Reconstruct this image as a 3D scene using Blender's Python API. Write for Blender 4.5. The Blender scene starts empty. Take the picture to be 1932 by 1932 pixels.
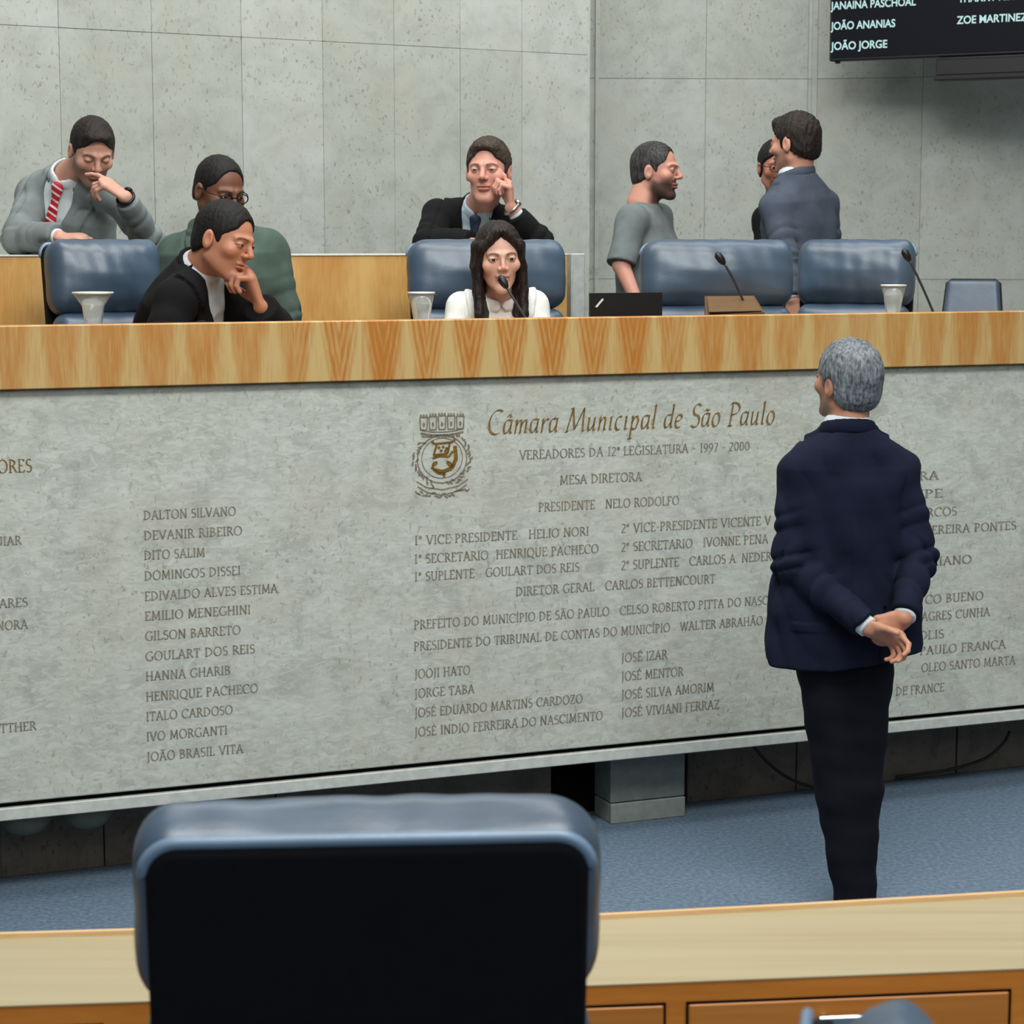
import bpy, math, random
import numpy as np
from mathutils import Vector, Matrix

# ------------------------------------------------------------------ camera, world, lights
SC = bpy.context.scene
COL = SC.collection
FPX, CAMH = 4000.0, 2.05
PITCH = math.atan(511 / FPX)
cam_d = bpy.data.cameras.new('camera')
cam = bpy.data.objects.new('camera', cam_d)
COL.objects.link(cam)
cam.location = (0, 0, CAMH)
cam.rotation_euler = (math.pi / 2 - PITCH, 0, 0)
cam_d.sensor_width = 36.0
cam_d.lens = 36.0 * FPX / 1932.0
cam_d.clip_end = 100
cam_d.dof.use_dof = True
cam_d.dof.focus_distance = 7.0
cam_d.dof.aperture_fstop = 9.0
SC.camera = cam

world = bpy.data.worlds.new('world')
SC.world = world
world.use_nodes = True
world.node_tree.nodes['Background'].inputs[0].default_value = (0.93, 1.0, 0.97, 1)
world.node_tree.nodes['Background'].inputs[1].default_value = 0.20

def area(name, loc, target, size, size_y, power, color=(1, 1, 1)):
    l = bpy.data.lights.new(name, 'AREA')
    l.shape = 'RECTANGLE'; l.size = size; l.size_y = size_y; l.energy = power; l.color = color
    o = bpy.data.objects.new(name, l); COL.objects.link(o)
    o.location = loc
    o.rotation_euler = (Vector(target) - Vector(loc)).to_track_quat('-Z', 'Y').to_euler()
    return o
area('ceiling_light_rostrum', (-0.3, 7.0, 6.2), (0.2, 8.8, 1.0), 5.0, 2.2, 235, (1.0, 1.0, 0.96))
area('ceiling_light_hall', (0.8, 2.2, 6.4), (0.3, 7.0, 0.8), 4.6, 1.4, 370, (0.98, 1.0, 0.98))
area('front_fill_light', (1.5, -1.2, 5.2), (0.2, 6.0, 0.9), 6.0, 2.5, 115, (0.97, 1.0, 0.99))  # unseen fill lamp added behind the camera to brighten the fronts
area('ceiling_light_wall', (2.4, 9.6, 6.2), (2.2, 12.5, 2.2), 5.0, 1.2, 150, (1.0, 1.0, 0.97))

SC.view_settings.view_transform = 'Standard'
SC.view_settings.look = 'None'
SC.view_settings.exposure = 0.0
SC.view_settings.gamma = 1.0
SC.view_settings.use_curve_mapping = False

# ------------------------------------------------------------------ geometry of the view
_C = np.array([0, 0, CAMH]); _F = np.array([0, math.cos(PITCH), -math.sin(PITCH)])
_U = np.array([0, math.sin(PITCH), math.cos(PITCH)]); _R = np.array([1.0, 0, 0])
def ray(x, y): return _F + _R * (x - 966) / FPX + _U * (966 - y) / FPX
def J(x, y, Y):
    d = ray(x, y); return _C + d * (Y / d[1])
def PZ(x, y, z):
    d = ray(x, y); return _C + d * ((z - CAMH) / d[2])
def PPl(x, y, P, n):
    d = ray(x, y); return _C + d * (np.dot(P - _C, n) / np.dot(d, n))
# the rostrum's own axes: s along its face, t into the dais, z up
RA = PZ(0, 1652, 0); RB = PZ(1932, 1442, 0)
RU = (RB - RA) / np.linalg.norm(RB - RA); RV = np.array([-RU[1], RU[0], 0.0])
RO = RA - RV * 0.30
RYAW = math.atan2(RU[1], RU[0])
def D(s, t, z): return RO + RU * s + RV * t + np.array([0, 0, z])
def ST(x, y, t):
    p = PPl(x, y, RO + RV * t, RV); q = p - RO
    return float(np.dot(q, RU)), float(p[2])
def tY(x, t):       # world Y where the ray column x meets depth t behind the rostrum face
    s, z = ST(x, 600, t); return float(D(s, t, 0)[1])

# ------------------------------------------------------------------ materials
def lin(c):
    return tuple(((v / 255) / 12.92 if v / 255 <= .04045 else ((v / 255 + .055) / 1.055) ** 2.4) for v in c)
class NT:
    def __init__(s, name):
        s.m = bpy.data.materials.new(name); s.m.use_nodes = True
        s.t = s.m.node_tree; s.b = s.t.nodes['Principled BSDF']
    def n(s, typ, **kw):
        nd = s.t.nodes.new(typ)
        for k, v in kw.items(): setattr(nd, k, v)
        return nd
    def l(s, a, b): s.t.links.new(a, b)
    def math(s, op, a, b=None, c=None):
        nd = s.n('ShaderNodeMath', operation=op)
        for i, v in enumerate((a, b, c)):
            if v is None: continue
            if isinstance(v, (int, float)): nd.inputs[i].default_value = v
            else: s.l(v, nd.inputs[i])
        return nd.outputs[0]
    def coord(s, scale=(1, 1, 1), kind='Object', rot=(0, 0, 0)):
        tc = s.n('ShaderNodeTexCoord'); mp = s.n('ShaderNodeMapping')
        mp.inputs['Scale'].default_value = scale; mp.inputs['Rotation'].default_value = rot
        s.l(tc.outputs[kind], mp.inputs[0]); return mp.outputs[0]
    def noise(s, vec, scale, detail=3, rough=.55, dist=0):
        nd = s.n('ShaderNodeTexNoise'); nd.inputs['Scale'].default_value = scale
        nd.inputs['Detail'].default_value = detail; nd.inputs['Roughness'].default_value = rough
        nd.inputs['Distortion'].default_value = dist
        if vec is not None: s.l(vec, nd.inputs['Vector'])
        return nd.outputs['Fac']
    def ramp(s, fac, stops, interp='LINEAR'):
        nd = s.n('ShaderNodeValToRGB'); cr = nd.color_ramp; cr.interpolation = interp
        while len(cr.elements) < len(stops): cr.elements.new(.5)
        for e, (p, c) in zip(cr.elements, stops):
            e.position = p; e.color = (*c, 1) if len(c) == 3 else c
        s.l(fac, nd.inputs[0]); return nd.outputs[0]
    def mix(s, fac, a, b, mode='MIX'):
        nd = s.n('ShaderNodeMix', data_type='RGBA', blend_type=mode)
        if isinstance(fac, (int, float)): nd.inputs[0].default_value = fac
        else: s.l(fac, nd.inputs[0])
        for v, i in ((a, 6), (b, 7)):
            if isinstance(v, tuple): nd.inputs[i].default_value = (*v, 1) if len(v) == 3 else v
            else: s.l(v, nd.inputs[i])
        return nd.outputs[2]
    def bump(s, h, strength, dist=.01):
        nd = s.n('ShaderNodeBump'); nd.inputs['Strength'].default_value = strength
        nd.inputs['Distance'].default_value = dist
        s.l(h, nd.inputs['Height']); s.l(nd.outputs[0], s.b.inputs['Normal'])
    def set(s, col=None, rough=.5, metal=0, spec=.5):
        if col is not None:
            if isinstance(col, tuple): s.b.inputs['Base Color'].default_value = (*col, 1)
            else: s.l(col, s.b.inputs['Base Color'])
        s.b.inputs['Roughness'].default_value = rough; s.b.inputs['Metallic'].default_value = metal
        s.b.inputs['Specular IOR Level'].default_value = spec
        return s.m
M = {}
def simple(name, rgb, rough=.5, metal=0, spec=.5, var=.12, scale=30, bump=0):
    k = NT(name); v = k.coord(); f = k.noise(v, scale)
    c = lin(rgb)
    lo = tuple(x * (1 - var) for x in c); hi = tuple(min(1, x * (1 + var)) for x in c)
    M[name] = k.set(k.ramp(f, [(.3, lo), (.7, hi)]), rough, metal, spec)
    if bump: k.bump(f, bump, .004)
    return M[name]
def fabric(name, rgb, rough=.9, spec=.2, weave=900, var=.15):
    k = NT(name); v = k.coord()
    f = k.noise(v, 14, 4); g = k.noise(v, weave, 1)
    c = lin(rgb)
    base = k.ramp(f, [(.3, tuple(x * (1 - var) for x in c)), (.7, tuple(x * (1 + var) for x in c))])
    M[name] = k.set(base, rough, 0, spec)
    k.bump(k.math('ADD', k.math('MULTIPLY', f, .8), k.math('MULTIPLY', g, .15)), .35, .006)
    return M[name]

def stone(name, base, vein, pit, swirl=False, tile=None):
    k = NT(name); v = k.coord()
    big = k.noise(v, 1.3, 4, .6)
    mid = k.noise(v, 7, 6, .65, .6)
    c = k.ramp(mid, [(.30, lin(vein)), (.52, lin(base)), (.75, tuple(min(1, x * 1.12) for x in lin(base)))])
    c = k.mix(k.math('MULTIPLY', k.ramp(big, [(.42, (0, 0, 0)), (.68, (1, 1, 1))]), .45), c, tuple(x * a for x, a in zip(lin(base), (.90, .87, .80))))
    if swirl:
        v2 = k.coord((13, 20, 34), rot=(0, .45, 0))
        st = k.noise(v2, 1.0, 5, .68, 1.6)
        c = k.mix(k.math('MULTIPLY', k.ramp(st, [(.46, (0, 0, 0)), (.60, (1, 1, 1)), (.72, (.3, .3, .3))]), .42), c, lin(vein))
        st2 = k.noise(k.coord((16, 20, 40), rot=(0, -.35, 0)), 1.0, 4, .7, 1.4)
        c = k.mix(k.math('MULTIPLY', k.ramp(st2, [(.46, (0, 0, 0)), (.64, (1, 1, 1))]), .62), c, tuple(min(1, x * 1.22) for x in lin(base)))
        warm = k.noise(v, 2.2, 3, .5)
        c = k.mix(k.math('MULTIPLY', k.ramp(warm, [(.56, (0, 0, 0)), (.72, (1, 1, 1))]), .30), c, lin((170, 152, 138)))
    p = k.noise(k.coord((62, 62, 40)), 1.0, 3, .6, .5)
    pm = k.ramp(p, [(.59, (0, 0, 0)), (.66, (1, 1, 1))])
    wp = k.noise(v, 3.1, 4, .6, .4)
    c = k.mix(k.math('MULTIPLY', k.ramp(wp, [(.50, (0, 0, 0)), (.70, (1, 1, 1))]), .35), c, tuple(x * a for x, a in zip(lin(base), (1.0, .90, .78))))
    clus = k.ramp(k.noise(v, 2.6, 3), [(.38, (.22, .22, .22)), (.66, (1, 1, 1))])
    pf = k.math('MULTIPLY', pm, clus)
    c = k.mix(k.math('MULTIPLY', pf, .75), c, lin(pit))
    M[name] = k.set(c, .62, 0, .35)
    k.bump(k.math('SUBTRACT', k.math('MULTIPLY', mid, .4), pf), .25, .004)
    return M[name]
stone('wall_stone', (163, 167, 160), (148, 151, 144), (112, 106, 97))
stone('wall_stone_tiles_light', (169, 173, 167), (155, 158, 152), (114, 108, 99))
stone('panel_stone', (196, 199, 189), (166, 169, 159), (150, 146, 134), swirl=True)
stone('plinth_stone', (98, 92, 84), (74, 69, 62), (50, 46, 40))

def veneer(name, light, dark, leaf, cathedral=True, axis=0, seed=0.0, gain=1.0, zx=(0.0, 1.0)):
    # vertical-grain veneer laid in leaves along local X; some leaves carry flame figure
    k = NT(name)
    tc = k.n('ShaderNodeTexCoord'); sp = k.n('ShaderNodeSeparateXYZ'); k.l(tc.outputs['Object'], sp.inputs[0])
    x, z = sp.outputs[axis], sp.outputs[2]
    q = k.math('MULTIPLY', k.math('ADD', x, 40 + seed), 1 / leaf)
    idx = k.math('FLOOR', q); u = k.math('SUBTRACT', k.math('FRACT', q), .5)
    au = k.math('ABSOLUTE', u)
    wn = k.n('ShaderNodeTexWhiteNoise', noise_dimensions='1D'); k.l(idx, wn.inputs['W']); r = wn.outputs['Value']
    mv = k.n('ShaderNodeCombineXYZ'); k.l(k.math('MULTIPLY', u, 1.0), mv.inputs[0]); k.l(k.math('MULTIPLY', r, 13.0), mv.inputs[1]); k.l(k.math('MULTIPLY', z, .9), mv.inputs[2])
    gn = k.noise(mv.outputs[0], 9, 5, .6, .2)
    gx = k.n('ShaderNodeCombineXYZ'); k.l(k.math('MULTIPLY', x, 14.0), gx.inputs[0]); k.l(k.math('MULTIPLY', z, .8), gx.inputs[2]); k.l(r, gx.inputs[1])
    fine = k.noise(gx.outputs[0], 14, 4, .6)
    # flame: nested V bands
    fl = k.math('SUBTRACT', k.math('MULTIPLY', au, 4.2), k.math('MULTIPLY', z, 5.5))
    band = k.math('ADD', k.math('MULTIPLY', k.math('SINE', k.math('MULTIPLY', k.math('ADD', fl, k.math('MULTIPLY', gn, .5)), 12.0)), .5), .5)
    inside = k.ramp(k.math('ADD', au, k.math('MULTIPLY', k.math('SUBTRACT', z, 1.7), -1.0 if cathedral else 0)), [(.22, (1, 1, 1)), (.40, (0, 0, 0))])
    flame = k.math('MULTIPLY', band, inside)
    zone = k.ramp(k.math('MULTIPLY', k.math('ADD', x, -zx[0]), 1 / (zx[1] - zx[0])), [(.0, (0, 0, 0)), (.06, (1, 1, 1)), (.55, (1, 1, 1)), (.85, (.35, .35, .35)), (1.0, (.0, .0, .0))])
    amt = k.math('MULTIPLY', k.math('MULTIPLY', flame, zone), .60 if cathedral else .0)
    f = k.math('ADD', k.math('MULTIPLY', gn, .55), k.math('MULTIPLY', fine, .45))
    f = k.math('ADD', f, k.math('MULTIPLY', amt, .40))
    f = k.math('ADD', f, k.math('MULTIPLY', k.math('SUBTRACT', inside, .5), .22))
    f = k.math('ADD', f, k.math('MULTIPLY', k.math('SUBTRACT', r, .5), .14))
    c = k.ramp(f, [(.34, lin(light)), (.56, tuple((a + b) / 2 for a, b in zip(lin(light), lin(dark)))), (.82, lin(dark))])
    M[name] = k.set(c, .42, 0, .4)
    return M[name]
veneer('veneer_front', (202, 172, 114), (184, 116, 44), .148, zx=(ST(530, 640, 0)[0], ST(1420, 640, 0)[0]))
veneer('veneer_bench', (212, 172, 108), (190, 132, 62), .30, cathedral=False, seed=.1)
def plank(name, light, dark, along=0, fscale=1.0, rough=.4):
    k = NT(name); sc = [60, 60, 60]; sc[along] = 1.4
    v = k.coord(tuple(sc)); f = k.noise(v, .5 * fscale, 5, .6, .15); g = k.noise(v, 2.2 * fscale, 3)
    f = k.math('ADD', k.math('MULTIPLY', f, .7), k.math('MULTIPLY', g, .3))
    M[name] = k.set(k.ramp(f, [(.3, lin(light)), (.7, lin(dark))]), rough, 0, .4)
plank('desk_top_wood', (179, 167, 136), (166, 149, 114))
plank('desk_side_wood', (214, 134, 50), (188, 110, 34))
simple('gooseneck_metal', (62, 64, 66), .4, .5)
plank('desk_panel_wood', (204, 132, 56), (178, 106, 40))
plank('desk_edge_wood', (232, 196, 150), (216, 172, 118))
plank('counter_wood', (196, 160, 104), (180, 136, 76))
plank('box_wood', (104, 74, 44), (70, 48, 28))

k = NT('carpet'); v = k.coord()
f = k.noise(v, 60, 4, .7); g = k.noise(v, 500, 2, .6); h = k.noise(v, 5, 3)
c = k.ramp(k.math('ADD', k.math('MULTIPLY', f, .6), k.math('MULTIPLY', g, .4)), [(.36, lin((76, 92, 114))), (.50, lin((103, 121, 140))), (.64, lin((132, 148, 162)))])
c = k.mix(k.math('MULTIPLY', h, .4), c, lin((100, 118, 136)))
M['carpet'] = k.set(c, .95, 0, .1); k.bump(g, .6, .004)

def leather(name, rgb, rough=.36):
    k = NT(name); v = k.coord(); f = k.noise(v, 6, 4); g = k.noise(v, 220, 2, .6)
    c = lin(rgb)
    M[name] = k.set(k.ramp(f, [(.3, tuple(x * .85 for x in c)), (.7, tuple(x * 1.15 for x in c))]), rough, 0, .75)
    k.bump(k.math('ADD', k.math('MULTIPLY', f, .9), k.math('MULTIPLY', g, .12)), .22, .01)
leather('chair_leather', (62, 80, 99), .39)
leather('chair_piping_highlight', (110, 134, 160), .34)  # paler than the leather: a rim highlight put into the colour
simple('chair_shell_plastic', (15, 15, 20), .7, 0, .15)
simple('black_plastic', (14, 14, 15), .45)
simple('black_metal', (18, 18, 20), .45, .4)
simple('chrome', (190, 192, 194), .25, 1)
simple('cable_rubber', (10, 10, 11), .6)
simple('white_lacquer', (172, 177, 175), .5)
simple('dim_fixture', (84, 88, 78), .5)
simple('dark_gap', (12, 11, 11), .9, spec=.1)
simple('box_grey_shaded', (104, 111, 108), .6)  # upper part of the box, shade from the panel above put into the grey
simple('box_grey_lit', (134, 140, 134), .6)  # same box lower down, painted lighter where the panel's shade ends
simple('engraving_gold', (138, 112, 70), .7, 0, .2, var=.35, scale=60)
simple('engraving_grey', (140, 135, 120), .8, 0, .2, var=.38, scale=46)
simple('emblem_brown', (134, 122, 106), .8, 0, .2, var=.3, scale=70)
simple('emblem_gold', (124, 92, 36), .7, 0, .2, var=.4, scale=70)
simple('joint', (150, 150, 142), .9, spec=.1)
simple('edge_pale', (200, 203, 195), .5)
simple('silver_watch', (170, 172, 172), .25, .9)

def emit(name, rgb, strength):
    k = NT(name); k.set((0, 0, 0), .5)
    k.b.inputs['Emission Color'].default_value = (*lin(rgb), 1); k.b.inputs['Emission Strength'].default_value = strength
    M[name] = k.m
emit('screen_text', (188, 226, 226), 1.0)
k = NT('screen_glass'); k.set(lin((6, 6, 9)), .5, 0, .1)
k.b.inputs['Emission Color'].default_value = (*lin((20, 21, 30)), 1); k.b.inputs['Emission Strength'].default_value = .6
M['screen_glass'] = k.m
k = NT('clear_glass'); k.set((.92, .95, .93), .05, 0, .5)
k.b.inputs['Transmission Weight'].default_value = .85; k.b.inputs['IOR'].default_value = 1.3
M['clear_glass'] = k.m
simple('water_cup', (214, 216, 208), .3)
simple('cloudy_water', (176, 180, 174), .2)
plank('stand_wood', (122, 90, 50), (78, 54, 30))

# ------------------------------------------------------------------ mesh helpers
class MB:
    def __init__(s): s.v = []; s.f = []; s.m = []
    def add(s, vs, fs, mi=0):
        o = len(s.v); s.v += [tuple(map(float, p)) for p in vs]
        s.f += [tuple(i + o for i in f) for f in fs]; s.m += [mi] * len(fs)
    def box(s, x0, x1, y0, y1, z0, z1, mi=0, bev=0):
        if bev <= 0:
            vs = [(x, y, z) for z in (z0, z1) for y in (y0, y1) for x in (x0, x1)]
            s.add(vs, [(0, 2, 3, 1), (4, 5, 7, 6), (0, 1, 5, 4), (2, 6, 7, 3), (0, 4, 6, 2), (1, 3, 7, 5)], mi); return
        b = min(bev, (x1 - x0) / 2.01, (y1 - y0) / 2.01, (z1 - z0) / 2.01)
        # chamfered box: 24 verts
        vs = []; idx = {}
        for sx in (0, 1):
            for sy in (0, 1):
                for sz in (0, 1):
                    X, Y, Z = (x0, x1)[sx], (y0, y1)[sy], (z0, z1)[sz]
                    ix, iy, iz = X + (b if sx == 0 else -b), Y + (b if sy == 0 else -b), Z + (b if sz == 0 else -b)
                    for a, p in ((0, (X, iy, iz)), (1, (ix, Y, iz)), (2, (ix, iy, Z))):
                        idx[(sx, sy, sz, a)] = len(vs); vs.append(p)
        g = lambda *a: idx[a]
        fs = []
        for q in (0, 1):
            f = [g(q, 0, 0, 0), g(q, 0, 1, 0), g(q, 1, 1, 0), g(q, 1, 0, 0)]; fs.append(f if q == 0 else f[::-1])
            f = [g(0, q, 0, 1), g(1, q, 0, 1), g(1, q, 1, 1), g(0, q, 1, 1)]; fs.append(f if q == 0 else f[::-1])
            f = [g(0, 0, q, 2), g(0, 1, q, 2), g(1, 1, q, 2), g(1, 0, q, 2)]; fs.append(f if q == 0 else f[::-1])
        cen = np.array([(x0 + x1) / 2, (y0 + y1) / 2, (z0 + z1) / 2])
        ext = []
        for p in (0, 1):
            for q in (0, 1):
                ext.append([g(0, p, q, 1), g(1, p, q, 1), g(1, p, q, 2), g(0, p, q, 2)])
                ext.append([g(p, 0, q, 0), g(p, 1, q, 0), g(p, 1, q, 2), g(p, 0, q, 2)])
                ext.append([g(p, q, 0, 0), g(p, q, 1, 0), g(p, q, 1, 1), g(p, q, 0, 1)])
                for r in (0, 1): ext.append([g(p, q, r, 0), g(p, q, r, 1), g(p, q, r, 2)])
        for f in ext:
            a, b_, c = (np.array(vs[i]) for i in f[:3])
            if np.dot(np.cross(b_ - a, c - a), a - cen) < 0: f = f[::-1]
            fs.append(f)
        s.add(vs, fs, mi)
    def tube(s, pts, r, n=10, mi=0, cap=True):
        pts = [np.array(p, float) for p in pts]; rs = r if isinstance(r, (list, tuple)) else [r] * len(pts)
        rings = []; ref = None
        for i, p in enumerate(pts):
            t = pts[min(i + 1, len(pts) - 1)] - pts[max(i - 1, 0)]; t = t / (np.linalg.norm(t) + 1e-9)
            if ref is None:
                ref = np.array([0, 0, 1.0]) if abs(t[2]) < .9 else np.array([1.0, 0, 0])
            a = np.cross(t, ref); a /= np.linalg.norm(a); b = np.cross(a, t); ref = b
            rings.append([p + rs[i] * (math.cos(2 * math.pi * j / n) * a + math.sin(2 * math.pi * j / n) * b) for j in range(n)])
        vs = [q for R in rings for q in R]; fs = []
        for i in range(len(pts) - 1):
            for j in range(n):
                k2 = (j + 1) % n; fs.append((i * n + j, i * n + k2, (i + 1) * n + k2, (i + 1) * n + j))
        if cap: fs.append(tuple(range(n))[::-1]); fs.append(tuple((len(pts) - 1) * n + j for j in range(n)))
        s.add(vs, [f[::-1] for f in fs], mi)
    def lathe(s, prof, c=(0, 0, 0), n=24, mi=0):
        vs = []; fs = []
        for r, z in prof:
            for j in range(n):
                a = 2 * math.pi * j / n; vs.append((c[0] + r * math.cos(a), c[1] + r * math.sin(a), c[2] + z))
        for i in range(len(prof) - 1):
            for j in range(n):
                k2 = (j + 1) % n; fs.append((i * n + j, i * n + k2, (i + 1) * n + k2, (i + 1) * n + j))
        s.add(vs, fs, mi)
    def prism(s, poly, y0, y1, mi=0):       # polygon in (x,z), extruded along y
        n = len(poly)
        ar = sum(poly[i][0] * poly[(i + 1) % n][1] - poly[(i + 1) % n][0] * poly[i][1] for i in range(n))
        if ar < 0: poly = poly[::-1]
        vs = [(x, y0, z) for x, z in poly] + [(x, y1, z) for x, z in poly]
        fs = [tuple(range(n)), tuple(range(n, 2 * n))[::-1]] + [(i + n, (i + 1) % n + n, (i + 1) % n, i) for i in range(n)]
        s.add(vs, fs, mi)
    def mesh(s, name, mats, smooth=False):
        me = bpy.data.meshes.new(name); me.from_pydata(s.v, [], s.f)
        for m in (mats if isinstance(mats, (list, tuple)) else [mats]): me.materials.append(M[m] if isinstance(m, str) else m)
        me.polygons.foreach_set('material_index', s.m)
        if smooth: me.polygons.foreach_set('use_smooth', [True] * len(me.polygons))
        me.update(); return me
    def obj(s, name, mats, parent=None, smooth=False, **kw):
        return link(name, s.mesh(name, mats, smooth), parent, **kw)
def link(name, me, parent=None, loc=(0, 0, 0), rotz=0, **props):
    o = bpy.data.objects.new(name, me); COL.objects.link(o)
    o.location = tuple(map(float, loc)); o.rotation_euler = (0, 0, rotz)
    if parent is not None: o.parent = parent
    for k_, v_ in props.items(): o[k_] = v_
    return o
def thing(name, label, cat, loc=(0, 0, 0), rotz=0, group=None):
    o = link(name, None, None, loc, rotz, label=label, category=cat)
    o.empty_display_size = .1
    if group: o['group'] = group
    return o
def dup(root, loc, rotz, label):
    r = root.copy(); COL.objects.link(r); r.location = tuple(map(float, loc)); r.rotation_euler = (0, 0, rotz); r['label'] = label
    for ch in root.children:
        c = ch.copy(); COL.objects.link(c); c.parent = r
        for g in ch.children:
            d = g.copy(); COL.objects.link(d); d.parent = c
    return r

# ------------------------------------------------------------------ smooth solids: fields polygonised on a grid
f32 = np.float32
def nrm(v): v = np.asarray(v, float); return v / np.linalg.norm(v)
def A3(*p): return np.array(p if len(p) > 1 else p[0], float)
def ln(v): return np.sqrt(np.einsum('ij,ij->i', v, v))
def smin(a, b, k):
    h = np.clip(.5 + .5 * (b - a) / k, 0, 1); return b + (a - b) * h - k * h * (1 - h)
def smax(a, b, k): return -smin(-a, -b, k)
def sstep(a, b, x): t = np.clip((x - a) / (b - a), 0, 1); return t * t * (3 - 2 * t)
def cap(a, b, r1, r2):
    a = A3(a); b = A3(b); ba = b - a; bb = np.dot(ba, ba) + 1e-12
    def f(P):
        pa = P - a; t = np.clip(pa @ ba / bb, 0, 1)
        return ln(pa - t[:, None] * ba) - (r1 + (r2 - r1) * t)
    r = max(r1, r2); return f, np.minimum(a, b) - r, np.maximum(a, b) + r
def fcap(a, b, r1, r2, n, ratio):        # capsule flattened along n
    a = A3(a); b = A3(b); ba = b - a; bb = np.dot(ba, ba) + 1e-12; n = nrm(n)
    def f(P):
        pa = P - a; t = np.clip(pa @ ba / bb, 0, 1); q = pa - t[:, None] * ba
        q = q + ((q @ n) * (1 / ratio - 1))[:, None] * n
        return (ln(q) - (r1 + (r2 - r1) * t)) * min(1, ratio) ** .5
    r = max(r1, r2); return f, np.minimum(a, b) - r, np.maximum(a, b) + r
def ell(c, r, R=None):
    c = A3(c); r = A3(r)
    def f(P):
        q = P - c
        if R is not None: q = q @ R.T
        k0 = ln(q / r); k1 = ln(q / (r * r)) + 1e-9
        return k0 * (k0 - 1) / k1
    m = r.max() if R is not None else r
    return f, c - m, c + m
def rbox(c, h, rad, R=None):
    c = A3(c); h = A3(h)
    def f(P):
        q = P - c
        if R is not None: q = q @ R.T
        q = np.abs(q) - (h - rad)
        return ln(np.maximum(q, 0)) + np.minimum(q.max(axis=1), 0) - rad
    m = np.full(3, np.linalg.norm(h)) if R is not None else h
    return f, c - m, c + m
def loft(O, R, secs, ex=2.4):             # R rows: right, front, up; secs: (z, cx, cy, rx, ry)
    S = np.array(secs, float); O = A3(O)
    def f(P):
        q = (P - O) @ R.T; z = q[:, 2]
        cx, cy, rx, ry = (np.interp(z, S[:, 0], S[:, i]) for i in (1, 2, 3, 4))
        x = np.abs((q[:, 0] - cx) / rx) + 1e-6; y = np.abs((q[:, 1] - cy) / ry) + 1e-6
        d = ((x ** ex + y ** ex) ** (1 / ex) - 1) * np.minimum(rx, ry)
        return np.maximum(d, np.maximum(S[0, 0] - z, z - S[-1, 0]))
    c = O + R[2] * (S[0, 0] + S[-1, 0]) / 2; m = np.linalg.norm([S[:, 3].max() + abs(S[:, 1]).max(), S[:, 4].max() + abs(S[:, 2]).max(), (S[-1, 0] - S[0, 0]) / 2])
    return f, c - m, c + m
class Sh:
    def __init__(s): s.ops = []; s.lo = np.full(3, 1e9); s.hi = np.full(3, -1e9)
    def u(s, prim, k=.02):
        f, lo, hi = prim; s.ops.append(('u', f, k)); s.lo = np.minimum(s.lo, lo); s.hi = np.maximum(s.hi, hi); return s
    def sub(s, f, k=.01): s.ops.append(('s', f[0] if isinstance(f, tuple) else f, k)); return s
    def inter(s, f, k=.01): s.ops.append(('i', f[0] if isinstance(f, tuple) else f, k)); return s
    def disp(s, f): s.ops.append(('d', f, 0)); return s
    def __call__(s, P):
        d = np.full(len(P), 9.0)
        for op, f, k in s.ops:
            if op == 'u': d = smin(d, f(P), k)
            elif op == 's': d = smax(d, -f(P), k)
            elif op == 'i': d = smax(d, f(P), k)
            else: d = d + f(P)
        return d
def waves(amp, wl, seed, dirs=6):
    rg = np.random.RandomState(seed); K = rg.normal(size=(dirs, 3)); K /= np.linalg.norm(K, axis=1)[:, None]
    K *= (2 * math.pi / wl) * rg.uniform(.6, 1.5, size=(dirs, 1)); ph = rg.uniform(0, 6.28, dirs)
    return lambda P: amp * np.sin(P @ K.T + ph).mean(axis=1) * 1.6
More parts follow.
